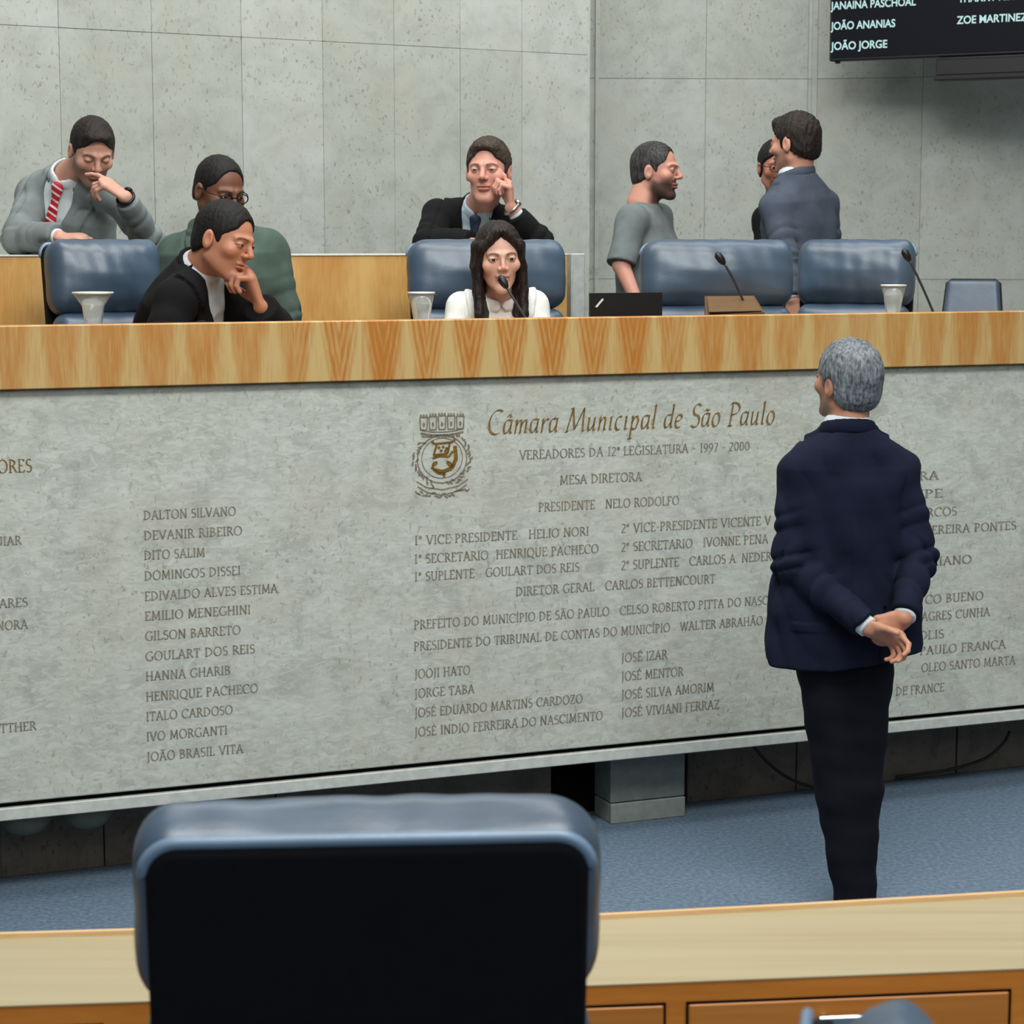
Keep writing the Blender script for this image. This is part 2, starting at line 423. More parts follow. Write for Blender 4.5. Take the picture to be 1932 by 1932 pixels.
def polygonize(fn, lo, hi, h, fine=()):
    ax = []
    for a in range(3):
        x = lo[a] - 2 * h; xs = [x]
        while x < hi[a] + 2 * h:
            st = h
            for c, hw, hf in fine:
                if abs(x - c[a]) < hw: st = min(st, hf)
            x += st; xs.append(x)
        ax.append(xs)
    B = 6
    for a in range(3):
        while len(ax[a]) % B: ax[a].append(ax[a][-1] + h)
        ax[a] = np.array(ax[a])
    nb = [len(q) // B for q in ax]
    blo = [q[::B] for q in ax]; bhi = [q[B - 1::B] for q in ax]
    bc = [(l + r) / 2 for l, r in zip(blo, bhi)]; bh = [(r - l) / 2 for l, r in zip(blo, bhi)]
    G = np.stack(np.meshgrid(*bc, indexing='ij'), -1).reshape(-1, 3)
    rad = np.sqrt(sum(g ** 2 for g in np.meshgrid(*bh, indexing='ij'))).reshape(-1)
    d = np.concatenate([fn(G[i:i + 200000]) for i in range(0, len(G), 200000)])
    act = np.abs(d) < rad * 1.45 + h * 2.2
    V = np.repeat(np.repeat(np.repeat(np.where(d < 0, -1, 1).astype(f32).reshape(nb), B, 0), B, 1), B, 2)
    ai = np.stack(np.unravel_index(np.nonzero(act)[0], nb), 1); r_ = np.arange(B)
    for i in range(0, len(ai), 1800):
        b = ai[i:i + 1800]; ix = b[:, 0:1] * B + r_; iy = b[:, 1:2] * B + r_; iz = b[:, 2:3] * B + r_
        sh = (len(b), B, B, B)
        P = np.stack([np.broadcast_to(ax[0][ix][:, :, None, None], sh), np.broadcast_to(ax[1][iy][:, None, :, None], sh), np.broadcast_to(ax[2][iz][:, None, None, :], sh)], -1).reshape(-1, 3)
        V[ix[:, :, None, None], iy[:, None, :, None], iz[:, None, None, :]] = fn(P).reshape(sh)
    S = V < 0
    cnt = np.zeros(tuple(n - 1 for n in V.shape), np.uint8)
    cor = [(i, j, k_) for i in (0, 1) for j in (0, 1) for k_ in (0, 1)]
    n0, n1, n2 = V.shape
    for i, j, k_ in cor: cnt += S[i:n0 - 1 + i, j:n1 - 1 + j, k_:n2 - 1 + k_]
    mask = (cnt > 0) & (cnt < 8)
    ci = np.argwhere(mask)
    cv = {c: V[ci[:, 0] + c[0], ci[:, 1] + c[1], ci[:, 2] + c[2]].astype(float) for c in cor}
    acc = np.zeros((len(ci), 3)); num = np.zeros(len(ci))
    for c in cor:
        for a in range(3):
            if c[a]: continue
            e = list(c); e[a] = 1; v0, v1 = cv[c], cv[tuple(e)]
            cr = (v0 < 0) != (v1 < 0); t = np.where(cr, v0 / np.where(v0 == v1, 1, v0 - v1), 0)
            p = np.array(c, float)[None].repeat(len(ci), 0); p[:, a] = t
            acc += p * cr[:, None]; num += cr
    p = acc / np.maximum(num, 1)[:, None]
    verts = np.stack([ax[a][ci[:, a]] + p[:, a] * (ax[a][ci[:, a] + 1] - ax[a][ci[:, a]]) for a in range(3)], 1)
    idx = np.full(mask.shape, -1, np.int32); idx[mask] = np.arange(len(ci))
    F = []
    def quads(cr, s0, offs, sh):
        e = np.argwhere(cr)
        if not len(e): return
        e = e + np.array(sh); ins = S[e[:, 0], e[:, 1], e[:, 2]]
        q = np.stack([idx[e[:, 0] + o[0], e[:, 1] + o[1], e[:, 2] + o[2]] for o in offs], 1)
        q[~ins] = q[~ins][:, ::-1]; F.append(q[(q >= 0).all(1)])
    quads(S[:-1, 1:-1, 1:-1] != S[1:, 1:-1, 1:-1], S, [(0, -1, -1), (0, 0, -1), (0, 0, 0), (0, -1, 0)], (0, 1, 1))
    quads(S[1:-1, :-1, 1:-1] != S[1:-1, 1:, 1:-1], S, [(-1, 0, -1), (-1, 0, 0), (0, 0, 0), (0, 0, -1)], (1, 0, 1))
    quads(S[1:-1, 1:-1, :-1] != S[1:-1, 1:-1, 1:], S, [(-1, -1, 0), (0, -1, 0), (0, 0, 0), (-1, 0, 0)], (1, 1, 0))
    return verts, np.concatenate(F) if F else np.zeros((0, 4), int)
def solid(name, sh, h, mats, parent=None, origin=(0, 0, 0), fine=(), tint=None, matfn=None, **props):
    v, f = polygonize(sh, sh.lo, sh.hi, h, fine)
    me = bpy.data.meshes.new(name)
    me.vertices.add(len(v)); me.vertices.foreach_set('co', (v - A3(origin)).astype(f32).ravel())
    me.loops.add(len(f) * 4); me.loops.foreach_set('vertex_index', f.astype(np.int32).ravel())
    me.polygons.add(len(f)); me.polygons.foreach_set('loop_start', np.arange(0, len(f) * 4, 4, dtype=np.int32))
    for m in (mats if isinstance(mats, (list, tuple)) else [mats]): me.materials.append(M[m] if isinstance(m, str) else m)
    if matfn is not None: me.polygons.foreach_set('material_index', matfn(v[f].mean(axis=1)).astype(np.int32))
    me.update(calc_edges=True); me.validate()
    me.polygons.foreach_set('use_smooth', [True] * len(me.polygons))
    if tint is not None:
        ca = me.color_attributes.new('tint', 'FLOAT_COLOR', 'POINT')
        c = np.ones((len(v), 4), f32); c[:, :3] = tint(v); ca.data.foreach_set('color', c.ravel())
    return link(name, me, parent, **props)

# ------------------------------------------------------------------ the setting
mb = MB(); mb.box(-9, 9, 3.95, 14, -.1, 0); mb.obj('floor', 'carpet', kind='structure')
mb = MB(); mb.box(-9, 9, -4, 3.95, -.1, .10); mb.obj('floor_tier', 'carpet', kind='structure')
# raised platform behind the rostrum
mb = MB(); mb.box(-6, 7, .34, 7.5, .70, .80); mb.obj('floor_platform', 'carpet', loc=RO, rotz=RYAW, kind='structure')

def tiled_wall(name, p0, p1, z0, z1, rows, seams, seed=1):
    # stone slabs standing side by side; rows: heights of the level seams; seams: places of the upright ones along the wall
    p0 = A3(p0[0], p0[1], 0); p1 = A3(p1[0], p1[1], 0); L = np.linalg.norm(p1 - p0); yaw = math.atan2(p1[1] - p0[1], p1[0] - p0[0])
    mb = MB(); rg = random.Random(seed); zs = [z0] + rows + [z1]; xs_ = [0] + [q for q in seams if 0 < q < L] + [L]
    mb.box(0, L, .010, .25, z0, z1, 2)
    for r in range(len(zs) - 1):
        for x, x1 in zip(xs_[:-1], xs_[1:]):
            dy = rg.uniform(-.0010, .0010)
            mb.box(x + .0007, x1 - .0007, dy, .02, zs[r] + .0009, zs[r + 1] - .0009, rg.choice((0, 0, 1)), bev=.0012)
    return mb.obj(name, ['wall_stone', 'wall_stone_tiles_light', 'joint'], loc=(p0[0], p0[1], 0), rotz=yaw, kind='structure')
SEAM = [1.83, 2.985]
def along(px, p0, p1):
    d = nrm((A3(*p1) - A3(*p0)) * A3(1, 1, 0)); n = A3(-d[1], d[0], 0); q = PPl(px, 300, A3(*p0), n); return float(np.dot((q - A3(*p0)) * A3(1, 1, 0), d))
wa0 = A3(-.2415 * 9.4, 9.4, 0); wa1 = J(1108, 400, 10.95)
d_ = nrm((wa1 - wa0) * A3(1, 1, 0)); ws = wa0 - d_ * 2.6
tiled_wall('wall_left', ws[:2], wa1[:2], .8, 5.2, SEAM, [.7, 1.2, 1.7, 2.2] + [along(q, ws, wa1) for q in (117, 291, 459, 611, 745, 869, 985)], seed=3)
wb0 = J(1106, 400, 12.5); wb1 = J(1520, 400, 12.55)
tiled_wall('wall_back', wb0[:2], wb1[:2], .8, 5.2, SEAM, [along(1330, wb0, wb1)], seed=5)
ret_d = (wb0 - wa1)
mb = MB(); L_ = float(np.linalg.norm(ret_d[:2])); mb.box(0, L_, -.0, .05, .8, 5.2)
mb.obj('wall_return', 'wall_stone', loc=(wa1[0] + .01, wa1[1], 0), rotz=math.atan2(ret_d[1], ret_d[0]), kind='structure')
wc1 = J(2500, 400, 11.9)
tiled_wall('wall_right', wb1[:2], wc1[:2], .8, 5.2, SEAM, [along(q, wb1, wc1) for q in (1738, 1950, 2160)], seed=9)
mb = MB(); mb.box(0, .03, -.010, .012, .8, 5.2); mb.obj('trim_1', 'wall_stone_tiles_light', loc=(wb1[0] + .02, wb1[1] - .012, 0), kind='structure')
mb = MB(); mb.box(0, .022, -.010, .012, 1.2, 5.2); mb.obj('trim_2', 'wall_stone_tiles_light', loc=(J(1122, 400, 12.5)[0], wb0[1] - .01, 0), kind='structure')

# ------------------------------------------------------------------ broad-nib lettering (strokes swept by a pen nib)
def arc(cx, cy, rx, ry, a0, a1, n=10):
    return [(cx + rx * math.cos(math.radians(a0 + (a1 - a0) * i / n)), cy + ry * math.sin(math.radians(a0 + (a1 - a0) * i / n))) for i in range(n + 1)]
def stem(x, y0=0, y1=1, sf=.13):
    return [[(x, y0), (x, y1)], [(x - sf, y0 + .02), (x + sf, y0 + .02)], [(x - sf, y1 - .02), (x + sf, y1 - .02)]]
def sf(x, y, w=.12): return [(x - w, y), (x + w, y)]
CAPS = {
 'A': (.78, [[(.08, 0), (.38, 1)], [(.38, 1), (.70, 0)], [(.2, .36), (.57, .36)], sf(.08, .02), sf(.70, .02)]),
 'B': (.66, stem(.14) + [arc(.14, .76, .36, .23, 90, -90), arc(.14, .27, .44, .26, 90, -90)]),
 'C': (.78, [arc(.46, .5, .40, .5, 48, 312, 14), [(.72, .74), (.73, .92)]]),
 'D': (.82, stem(.14) + [arc(.14, .5, .58, .48, 90, -90, 14)]),
 'E': (.60, stem(.14) + [[(.14, .98), (.52, .98), (.53, .84)], [(.14, .53), (.44, .53)], [(.14, .02), (.54, .02), (.57, .17)]]),
 'F': (.56, stem(.14) + [[(.14, .98), (.50, .98), (.51, .84)], [(.14, .52), (.42, .52)]]),
 'G': (.82, [arc(.46, .5, .40, .5, 48, 300, 14), [(.72, .08), (.72, .42)], sf(.72, .42)]),
 'H': (.82, stem(.14) + stem(.68) + [[(.14, .52), (.68, .52)]]),
 'I': (.30, stem(.15)),
 'J': (.36, [[(.2, 1), (.2, .02), (.14, -.14), (.03, -.18)], sf(.2, .98)]),
 'K': (.70, stem(.14) + [[(.58, .98), (.16, .5)], [(.26, .6), (.66, .0)]]),
 'L': (.58, stem(.14) + [[(.14, .02), (.52, .02), (.55, .18)]]),
 'M': (.98, [[(.14, 0), (.18, 1)], [(.18, 1), (.48, .12)], [(.48, .12), (.80, 1)], [(.80, 1), (.84, 0)], sf(.14, .02), sf(.84, .02)]),
 'N': (.84, [[(.14, 0), (.14, 1)], [(.14, 1), (.70, 0)], [(.70, 0), (.70, 1)], sf(.14, .02), sf(.70, .98)]),
 'O': (.88, [arc(.44, .5, .38, .5, 0, 360, 20)]),
 'P': (.62, stem(.14) + [arc(.14, .73, .40, .26, 90, -90)]),
 'Q': (.88, [arc(.44, .5, .38, .5, 0, 360, 20), [(.5, .02), (.86, -.2)]]),
 'R': (.70, stem(.14) + [arc(.14, .74, .38, .25, 90, -90), [(.34, .5), (.68, .0)]]),
 'S': (.54, [arc(.28, .75, .20, .24, 40, 250, 9) + arc(.28, .26, .21, .26, 80, -140, 9)]),
 'T': (.66, stem(.33) + [[(.04, .82), (.05, .98), (.61, .98), (.62, .82)]]),
 'U': (.78, [[(.14, 1), (.14, .3)] + arc(.39, .28, .25, .28, 180, 360, 10) + [(.64, 1)], sf(.14, .98), sf(.64, .98)]),
 'V': (.76, [[(.06, 1), (.38, 0)], [(.38, 0), (.70, 1)], sf(.06, .98), sf(.70, .98)]),
 'W': (1.05, [[(.06, 1), (.30, 0)], [(.30, 0), (.53, .95)], [(.53, .95), (.76, 0)], [(.76, 0), (1.0, 1)], sf(.06, .98), sf(1.0, .98)]),
 'X': (.72, [[(.06, 1), (.66, 0)], [(.64, 1), (.06, 0)]]),
 'Y': (.70, [[(.05, 1), (.35, .5), (.35, 0)], [(.66, 1), (.35, .5)], sf(.35, .02)]),
 'Z': (.66, [[(.06, .85), (.07, .98), (.58, .98), (.05, .02), (.60, .02), (.62, .17)]]),
 '1': (.44, stem(.24)), '2': (.54, [arc(.25, .74, .2, .24, 150, -20, 8) + [(.05, .03), (.5, .03)]]),
 '7': (.52, [[(.04, .97), (.48, .97), (.18, 0)]]), '9': (.56, [arc(.27, .68, .21, .3, 0, 360, 12), [(.48, .66), (.40, .3), (.14, 0)]]),
 '0': (.6, [arc(.30, .5, .23, .48, 0, 360, 14)]), '-': (.4, [[(.06, .42), (.34, .42)]]), '.': (.24, [[(.1, .02), (.14, .06)]]),
 'º': (.34, [arc(.16, .8, .1, .16, 0, 360, 10)]), 'ª': (.34, [arc(.16, .8, .1, .16, 0, 360, 10), [(.27, .95), (.28, .62)]]), ' ': (.34, []),
}
ACC = {'Ã': ('A', '~'), 'É': ('E', "'"), 'Í': ('I', "'"), 'Ç': ('C', ','), 'Á': ('A', "'")}
# chancery italic (x-height .58)
X = .58
ITAL = {
 'C': (.70, [arc(.44, .5, .38, .5, 60, 300, 14)]),
 'M': (.95, [[(.06, 0), (.22, .98)], [(.22, .98), (.44, .08)], [(.44, .08), (.78, .98)], [(.78, .98), (.86, 0), (.94, .03)], [(.0, .0), (.14, .02)], [(.12, .95), (.22, .98)]]),
 'S': (.52, [arc(.30, .75, .20, .24, 40, 250, 9) + arc(.26, .26, .22, .26, 80, -140, 9)]),
 'P': (.58, [[(.14, 0), (.14, 1)], [(.0, .9)] + arc(.16, .74, .38, .26, 100, -95, 10), [(.04, .01), (.26, .01)]]),
 'a': (.46, [[(.38, X)] + arc(.22, X - .20, .18, .20, 60, 190, 6) + [(.05, .16), (.12, .02), (.24, .06), (.36, .3)], [(.38, X), (.36, .1), (.41, .02), (.47, .07)]]),
 'm': (.70, [[(.03, X - .08), (.10, X), (.10, 0)], [(.10, .3), (.22, X - .04), (.31, X - .02), (.34, .44), (.34, 0)], [(.34, .3), (.46, X - .04), (.55, X - .02), (.59, .44), (.58, .05), (.66, .04)]]),
 'r': (.34, [[(.03, X - .08), (.10, X), (.10, 0)], [(.10, .32), (.20, X - .06), (.30, X), (.35, X - .06)]]),
 'u': (.48, [[(.03, X - .06), (.09, X), (.09, .14), (.14, .02), (.24, .06), (.37, .32)], [(.37, X), (.37, .08), (.42, .02), (.48, .07)]]),
 'n': (.48, [[(.03, X - .08), (.10, X), (.10, 0)], [(.10, .3), (.22, X - .04), (.32, X - .02), (.37, .44), (.36, .05), (.44, .04)]]),
 'i': (.24, [[(.03, X - .06), (.10, X), (.10, .06), (.16, .02), (.22, .07)], [(.10, .80), (.13, .84)]]),
 'c': (.38, [arc(.22, .29, .18, .29, 60, 310, 10)]),
 'p': (.50, [[(.03, X - .06), (.11, X), (.11, -.38)], [(.11, .3), (.22, X - .04), (.34, X - .02), (.42, .36), (.34, .04), (.22, .0), (.12, .06)], [(.02, -.38), (.2, -.38)]]),
 'l': (.24, [[(.04, .94), (.11, 1.02), (.11, .08), (.16, .02), (.23, .07)]]),
 'd': (.48, [[(.38, X - .02)] + arc(.22, X - .20, .18, .20, 60, 190, 6) + [(.05, .16), (.12, .02), (.24, .06), (.38, .3)], [(.32, .96), (.39, 1.02), (.38, .1), (.42, .02), (.49, .07)]]),
 'e': (.40, [[(.06, .26), (.22, .30), (.34, .40)] + arc(.22, .42, .13, .15, 0, 140, 6) + arc(.23, .29, .19, .29, 150, 310, 8)]),
 'o': (.46, [arc(.23, .29, .18, .29, 0, 360, 16)]), ' ': (.26, []),
}
IACC = {'â': ('a', '^'), 'ã': ('a', '~')}
def letters(text, font, acc, nib, ang, thin, shear=0.0, gap=.08):
    quads = []; x = 0
    nv = (math.cos(math.radians(ang)) * nib / 2, math.sin(math.radians(ang)) * nib / 2)
    nt = (-math.sin(math.radians(ang)) * thin / 2, math.cos(math.radians(ang)) * thin / 2)
    for ch in text:
        mark = None
        if ch in acc: ch, mark = acc[ch]
        w, st = font.get(ch, font[' ']); st = list(st)
        top = X if font is ITAL else 1
        if mark == '~': st.append([(w * .2, top + .10), (w * .38, top + .18), (w * .62, top + .10), (w * .8, top + .18)])
        if mark == "'": st.append([(w * .42, top + .08), (w * .66, top + .24)])
        if mark == '^': st.append([(w * .25, top + .10), (w * .5, top + .24), (w * .72, top + .10)])
        if mark == ',': st.append([(w * .55, -.02), (w * .6, -.12), (w * .42, -.2)])
        for pl in st:
            for a, b in zip(pl[:-1], pl[1:]):
                for v in (nv, nt):
                    q = [(a[0] - v[0], a[1] - v[1]), (a[0] + v[0], a[1] + v[1]), (b[0] + v[0], b[1] + v[1]), (b[0] - v[0], b[1] - v[1])]
                    quads.append([(x + px + shear * py, py) for px, py in q])
        x += w + gap
    return quads, x
def inscribe(mb, text, font, x0, y0, x1, y1, capx, t=0.0, style='caps', depth=.0015):
    # baseline from pixel (x0,y0) to (x1,y1) on the stone face; cap height in pixels at the start
    if style == 'caps': q, W = letters(text, font, ACC, .155, 12, .055)
    else: q, W = letters(text, font, IACC, .115, 38, .035, shear=.20)
    s0, z0 = ST(x0, y0, t); s1, z1 = ST(x1, y1, t); zc = ST(x0, y0 - capx, t)[1]
    h = zc - z0; sx = (s1 - s0) / W; slope = (z1 - z0) / (s1 - s0); zb = (z0 + z1) / 2
    for quad in q:
        p = [(s0 + a * sx, -depth, zb + b * h) for a, b in quad]
        ar = sum(p[i][0] * p[(i + 1) % 4][2] - p[(i + 1) % 4][0] * p[i][2] for i in range(4))
        if ar < 0: p = p[::-1]
        mb.add(p, [(0, 1, 2, 3)])

# ------------------------------------------------------------------ the rostrum
S0, S1 = -1.2, 5.2
ros = thing('rostrum', 'long stone-faced rostrum with wooden rail and engraved names before the dais', 'rostrum', RO, RYAW)
mb = MB(); mb.box(S0, S1, 0, .07, .318, 1.60, bev=.004); mb.obj('stone_panel', 'panel_stone', ros)
mb = MB(); mb.box(S0, S1, -.001, .10, .262, .302, bev=.003); mb.obj('bottom_ledge', 'edge_pale', ros)
mb = MB(); mb.box(S0, S1, .022, .06, .302, .322); mb.obj('shadow_gap', 'dark_gap', ros)
mb = MB(); mb.box(S0, S1, -.030, .035, 1.604, 1.797, bev=.003); mb.obj('wood_front', 'veneer_front', ros)
mb = MB(); mb.box(S0, S1, .037, .56, 1.58, 1.62, bev=.003); mb.obj('counter_top', 'counter_wood', ros)
mb = MB(); mb.box(S0, S1, .300, .34, 0, .80)
mb.box(S0, S1, .30, .34, .80, 1.58); mb.obj('inner_wall', 'dark_gap', ros)
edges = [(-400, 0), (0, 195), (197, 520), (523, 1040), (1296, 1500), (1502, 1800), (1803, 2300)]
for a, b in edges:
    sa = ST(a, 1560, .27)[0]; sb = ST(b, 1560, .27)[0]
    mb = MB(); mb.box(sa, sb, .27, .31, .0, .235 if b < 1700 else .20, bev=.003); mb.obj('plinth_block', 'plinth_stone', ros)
mb = MB(); sa = ST(1800, 1420, .262)[0]; mb.box(sa, S1, .25, .30, .20, .262); mb.obj('dark_opening', 'dark_gap', ros)  # near-black solid standing in for the dark of an open gap
# writing cut into the stone
mb = MB(); inscribe(mb, 'Câmara Municipal de São Paulo', ITAL, 917, 821, 1462, 800, 46, style='ital'); mb.obj('title_lettering', 'engraving_gold', ros, label='gold italic title engraved in the stone')
mb = MB()
for t_, x0, y0, x1, y1 in [
    ('VEREADORES DA 12ª LEGISLATURA - 1997 - 2000', 980, 868, 1415, 848), ('MESA DIRETORA', 1056, 914, 1212, 907),
    ('PRESIDENTE   NELO RODOLFO', 1016, 965, 1282, 952),
    ('1º VICE PRESIDENTE   HELIO NORI', 781, 1030, 1112, 1008), ('1º SECRETARIO  HENRIQUE PACHECO', 781, 1063, 1130, 1043),
    ('1º SUPLENTE   GOULART DOS REIS', 781, 1096, 1094, 1078), ('2º VICE-PRESIDENTE VICENTE V', 1172, 1007, 1455, 988),
    ('2º SECRETARIO   IVONNE PENA', 1172, 1041, 1450, 1024), ('2º SUPLENTE   CARLOS A. NEDER', 1172, 1076, 1456, 1056),
    ('DIRETOR GERAL   CARLOS BETTENCOURT', 973, 1124, 1350, 1100),
    ('PREFEITO DO MUNICÍPIO DE SÃO PAULO   CELSO ROBERTO PITTA DO NASC', 781, 1187, 1450, 1140),
    ('PRESIDENTE DO TRIBUNAL DE CONTAS DO MUNICÍPIO   WALTER ABRAHÃO', 781, 1228, 1440, 1178)]:
    inscribe(mb, t_, CAPS, x0, y0, x1, y1, 17)
mb.obj('heading_lettering', 'engraving_grey', ros, label='grey engraved lines of offices under the title')
def column(rows):
    mb = MB()
    for t_, x0, y0, x1, y1, c in rows: inscribe(mb, t_, CAPS, x0, y0, x1, y1, c)
    return mb.obj('name_column_lettering', 'engraving_grey', ros)
column([('JOOJI HATO', 782, 1280, 888, 1272, 17), ('JORGE TABA', 782, 1316, 896, 1308, 17), ('JOSÉ EDUARDO MARTINS CARDOZO', 782, 1353, 1100, 1326, 17), ('JOSÉ INDIO FERREIRA DO NASCIMENTO', 782, 1389, 1138, 1358, 17)])
column([('JOSÉ IZAR', 1172, 1250, 1260, 1242, 17), ('JOSÉ MENTOR', 1172, 1284, 1290, 1275, 17), ('JOSÉ SILVA AMORIM', 1172, 1318, 1348, 1305, 17), ('JOSÉ VIVIANI FERRAZ', 1172, 1353, 1358, 1337, 17)])
LN = ['DALTON SILVANO', 'DEVANIR RIBEIRO', 'DITO SALIM', 'DOMINGOS DISSEI', 'EDIVALDO ALVES ESTIMA', 'EMILIO MENEGHINI', 'GILSON BARRETO', 'GOULART DOS REIS', 'HANNA GHARIB', 'HENRIQUE PACHECO', 'ITALO CARDOSO', 'IVO MORGANTI', 'JOÃO BRASIL VITA']
LX = [446, 458, 388, 455, 525, 474, 455, 482, 436, 488, 440, 430, 460]
column([(n_, 271 + i * .5, 979 + i * 38, x_, 979 + i * 38 - (x_ - 271) * (.030 + i * .0035), 17) for i, (n_, x_) in enumerate(zip(LN, LX))])
column([('VEREADORES', -110, 898, 62, 889, 25)]).data.materials[0] = M['engraving_gold']
column([('ANTONIO AGUIAR', -150, 1036, 42, 1028, 17), ('LUIZ SOARES', -90, 1152, 54, 1144, 17), ('ANA NORA', -60, 1193, 54, 1185, 17), ('CARLOS MATTHER', -130, 1390, 70, 1380, 17)])
column([('CEIRA', 1690, 908, 1772, 904, 16), ('FILIPE', 1690, 942, 1780, 938, 16), ('DOS ARCOS', 1680, 978, 1806, 972, 16), ('ANA PEREIRA PONTES', 1690, 1012, 1918, 998, 16), ('OGLIANO', 1720, 1070, 1834, 1062, 16), ('CO BUENO', 1745, 1140, 1856, 1130, 16), ('MAGRES CUNHA', 1722, 1172, 1868, 1162, 16), ('SOLIS', 1720, 1208, 1782, 1203, 16), ('PAULO FRANÇA', 1735, 1236, 1898, 1222, 16), ('OLEO SANTO MARTA', 1738, 1268, 1916, 1252, 16), ('DE FRANCE', 1690, 1312, 1782, 1304, 16)])
# coat of arms cut beside the title
s_c, z_c = ST(834, 862, 0); u_ = abs(ST(934, 862, 0)[0] - s_c) / 100; uz = (ST(834, 812, 0)[1] - ST(834, 912, 0)[1]) / 100
emb = link('emblem', None, ros, loc=(s_c, 0, z_c)); emb['label'] = 'brown engraved coat of arms with mural crown'
def ribbon(mb, pts, w, closed=False, mi=0, y=-.002):
    n = len(pts); P = [np.array(p, float) for p in pts]
    for i in range(n if closed else n - 1):
        a, b = P[i], P[(i + 1) % n]; d = b - a; d = d / (np.linalg.norm(d) + 1e-9); m = np.array([-d[1], d[0]]) * w / 2
        q = [a - m, b - m, b + m, a + m]; mb.add([(p[0] * u_, y, p[1] * uz) for p in q], [(0, 1, 2, 3)], mi)
def blob(mb, cx, cy, rx, ry, rot=0, mi=0, n=10, y=-.002):
    c_, s2 = math.cos(rot), math.sin(rot); pts = []
    for i in range(n):
        a = 2 * math.pi * i / n; x_, z_ = rx * math.cos(a), ry * math.sin(a); pts.append(((cx + x_ * c_ - z_ * s2) * u_, y, (cy + x_ * s2 + z_ * c_) * uz))
    mb.add(pts, [tuple(range(n))], mi)
mb = MB()
for i, x_ in enumerate((-34, -17, 0, 17, 34)):       # mural crown with towers
    w_ = 12; top = 78 - abs(x_) * .06
    ribbon(mb, [(x_ - w_ / 2, 52), (x_ - w_ / 2 - 1, top), (x_ + w_ / 2 + 1, top), (x_ + w_ / 2, 52)], 2.2, True)
    for m_ in (-5, 0, 5): blob(mb, x_ + m_, top + 3, 1.7, 2.4)
    blob(mb, x_, 62, 2.2, 4.5)
ribbon(mb, [(-40, 46), (-20, 42), (0, 41), (20, 42), (40, 46)], 3.2); ribbon(mb, [(-38, 52), (-20, 48), (0, 47), (20, 48), (38, 52)], 2)
mb.obj('crown_engraving', 'emblem_brown', emb)
mb = MB()
ribbon(mb, [(46 * math.cos(a), -4 + 45 * math.sin(a)) for a in np.linspace(0, 2 * math.pi, 40, endpoint=False)], 2.0, True)
ribbon(mb, [(38 * math.cos(a), -2 + 38 * math.sin(a)) for a in np.linspace(0, 2 * math.pi, 36, endpoint=False)], 1.4, True)
rg = random.Random(4)
for i in range(52):                                   # coffee branches around the shield
    a = math.radians(-78 + i * (336 / 52)) ; a = a if i < 26 else a
    r_ = 49 + rg.uniform(-4, 5); blob(mb, r_ * math.cos(a) * 1.03, -4 + r_ * math.sin(a) * .98 if math.sin(a) < .75 else 40, 4.6, 1.7, a + rg.uniform(.5, 1.5))
mb.obj('wreath_engraving', 'emblem_brown', emb)
mb = MB()
ribbon(mb, [(-48, -44), (-30, -56), (0, -62), (30, -56), (48, -44)], 2); ribbon(mb, [(-46, -54), (-28, -66), (0, -72), (28, -66), (46, -54)], 2)
for i in range(22):
    x_ = -48 + i * 4.6; blob(mb, x_, -62 - 10 * (1 - (x_ / 50) ** 2) + rg.uniform(-4, 4), 4.2, 1.5, rg.uniform(-1, 1))
mb.obj('scroll_engraving', 'emblem_brown', emb)
mb = MB()
ribbon(mb, [(-20, 31), (-14, 25), (18, 27), (24, 32)], 4, mi=0); ribbon(mb, [(-10, 24), (-16, 4), (10, 6), (14, 24)], 4)
for x_, y_ in ((-6, 18), (2, 19), (8, 16), (-2, 12), (6, 11)): blob(mb, x_, y_, 3, 2.4)
ribbon(mb, [(-18, -2), (-4, 2), (12, 0), (20, 10)], 4); ribbon(mb, [(24, 20), (26, -4), (18, -22), (0, -28), (-14, -24)], 7)
ribbon(mb, [(-20, -18), (-8, -30), (6, -32)], 5); ribbon(mb, [(2, -30), (4, -38)], 4); blob(mb, -14, -12, 6, 4, .6); blob(mb, 14, -14, 8, 4, -.8)
mb.obj('arm_and_banner_engraving', 'emblem_gold', emb)

# ------------------------------------------------------------------ under the rostrum
s_a, _ = ST(1152, 1500, .12); s_b, _ = ST(1292, 1500, .12)
bx = thing('vent_box', 'pale grey box on the carpet under the rostrum, left of the standing man', 'box', D((s_a + s_b) / 2, .18, 0), RYAW)
w_ = (s_b - s_a) / 2
mb = MB(); mb.box(-w_, w_, -.06, .08, .075, .235, bev=.003); mb.obj('body', 'box_grey_shaded', bx)
mb = MB(); mb.box(-w_, w_, -.066, .08, 0, .072, bev=.003); mb.obj('base', 'box_grey_lit', bx)
for i, (px, lab) in enumerate(((48, 'leftmost dim rounded fixture under the rostrum edge at the far left'), (165, 'dim rounded fixture under the rostrum edge, beside the front chair'))):
    s_, _ = ST(px, 1548, .12)
    fx = thing('underside_lamp', lab, 'lamp', D(s_, .12, .262), RYAW, 'rounded fixtures under the rostrum')
    mb = MB(); mb.lathe([(.001, -.080), (.03, -.078), (.06, -.066), (.08, -.040), (.086, 0)], n=28); mb.obj('bowl', 'dim_fixture', fx, smooth=True)
    mb = MB(); mb.lathe([(.086, -.006), (.094, -.006), (.094, 0), (.086, 0)], n=28); mb.obj('rim', 'black_metal', fx, smooth=True)
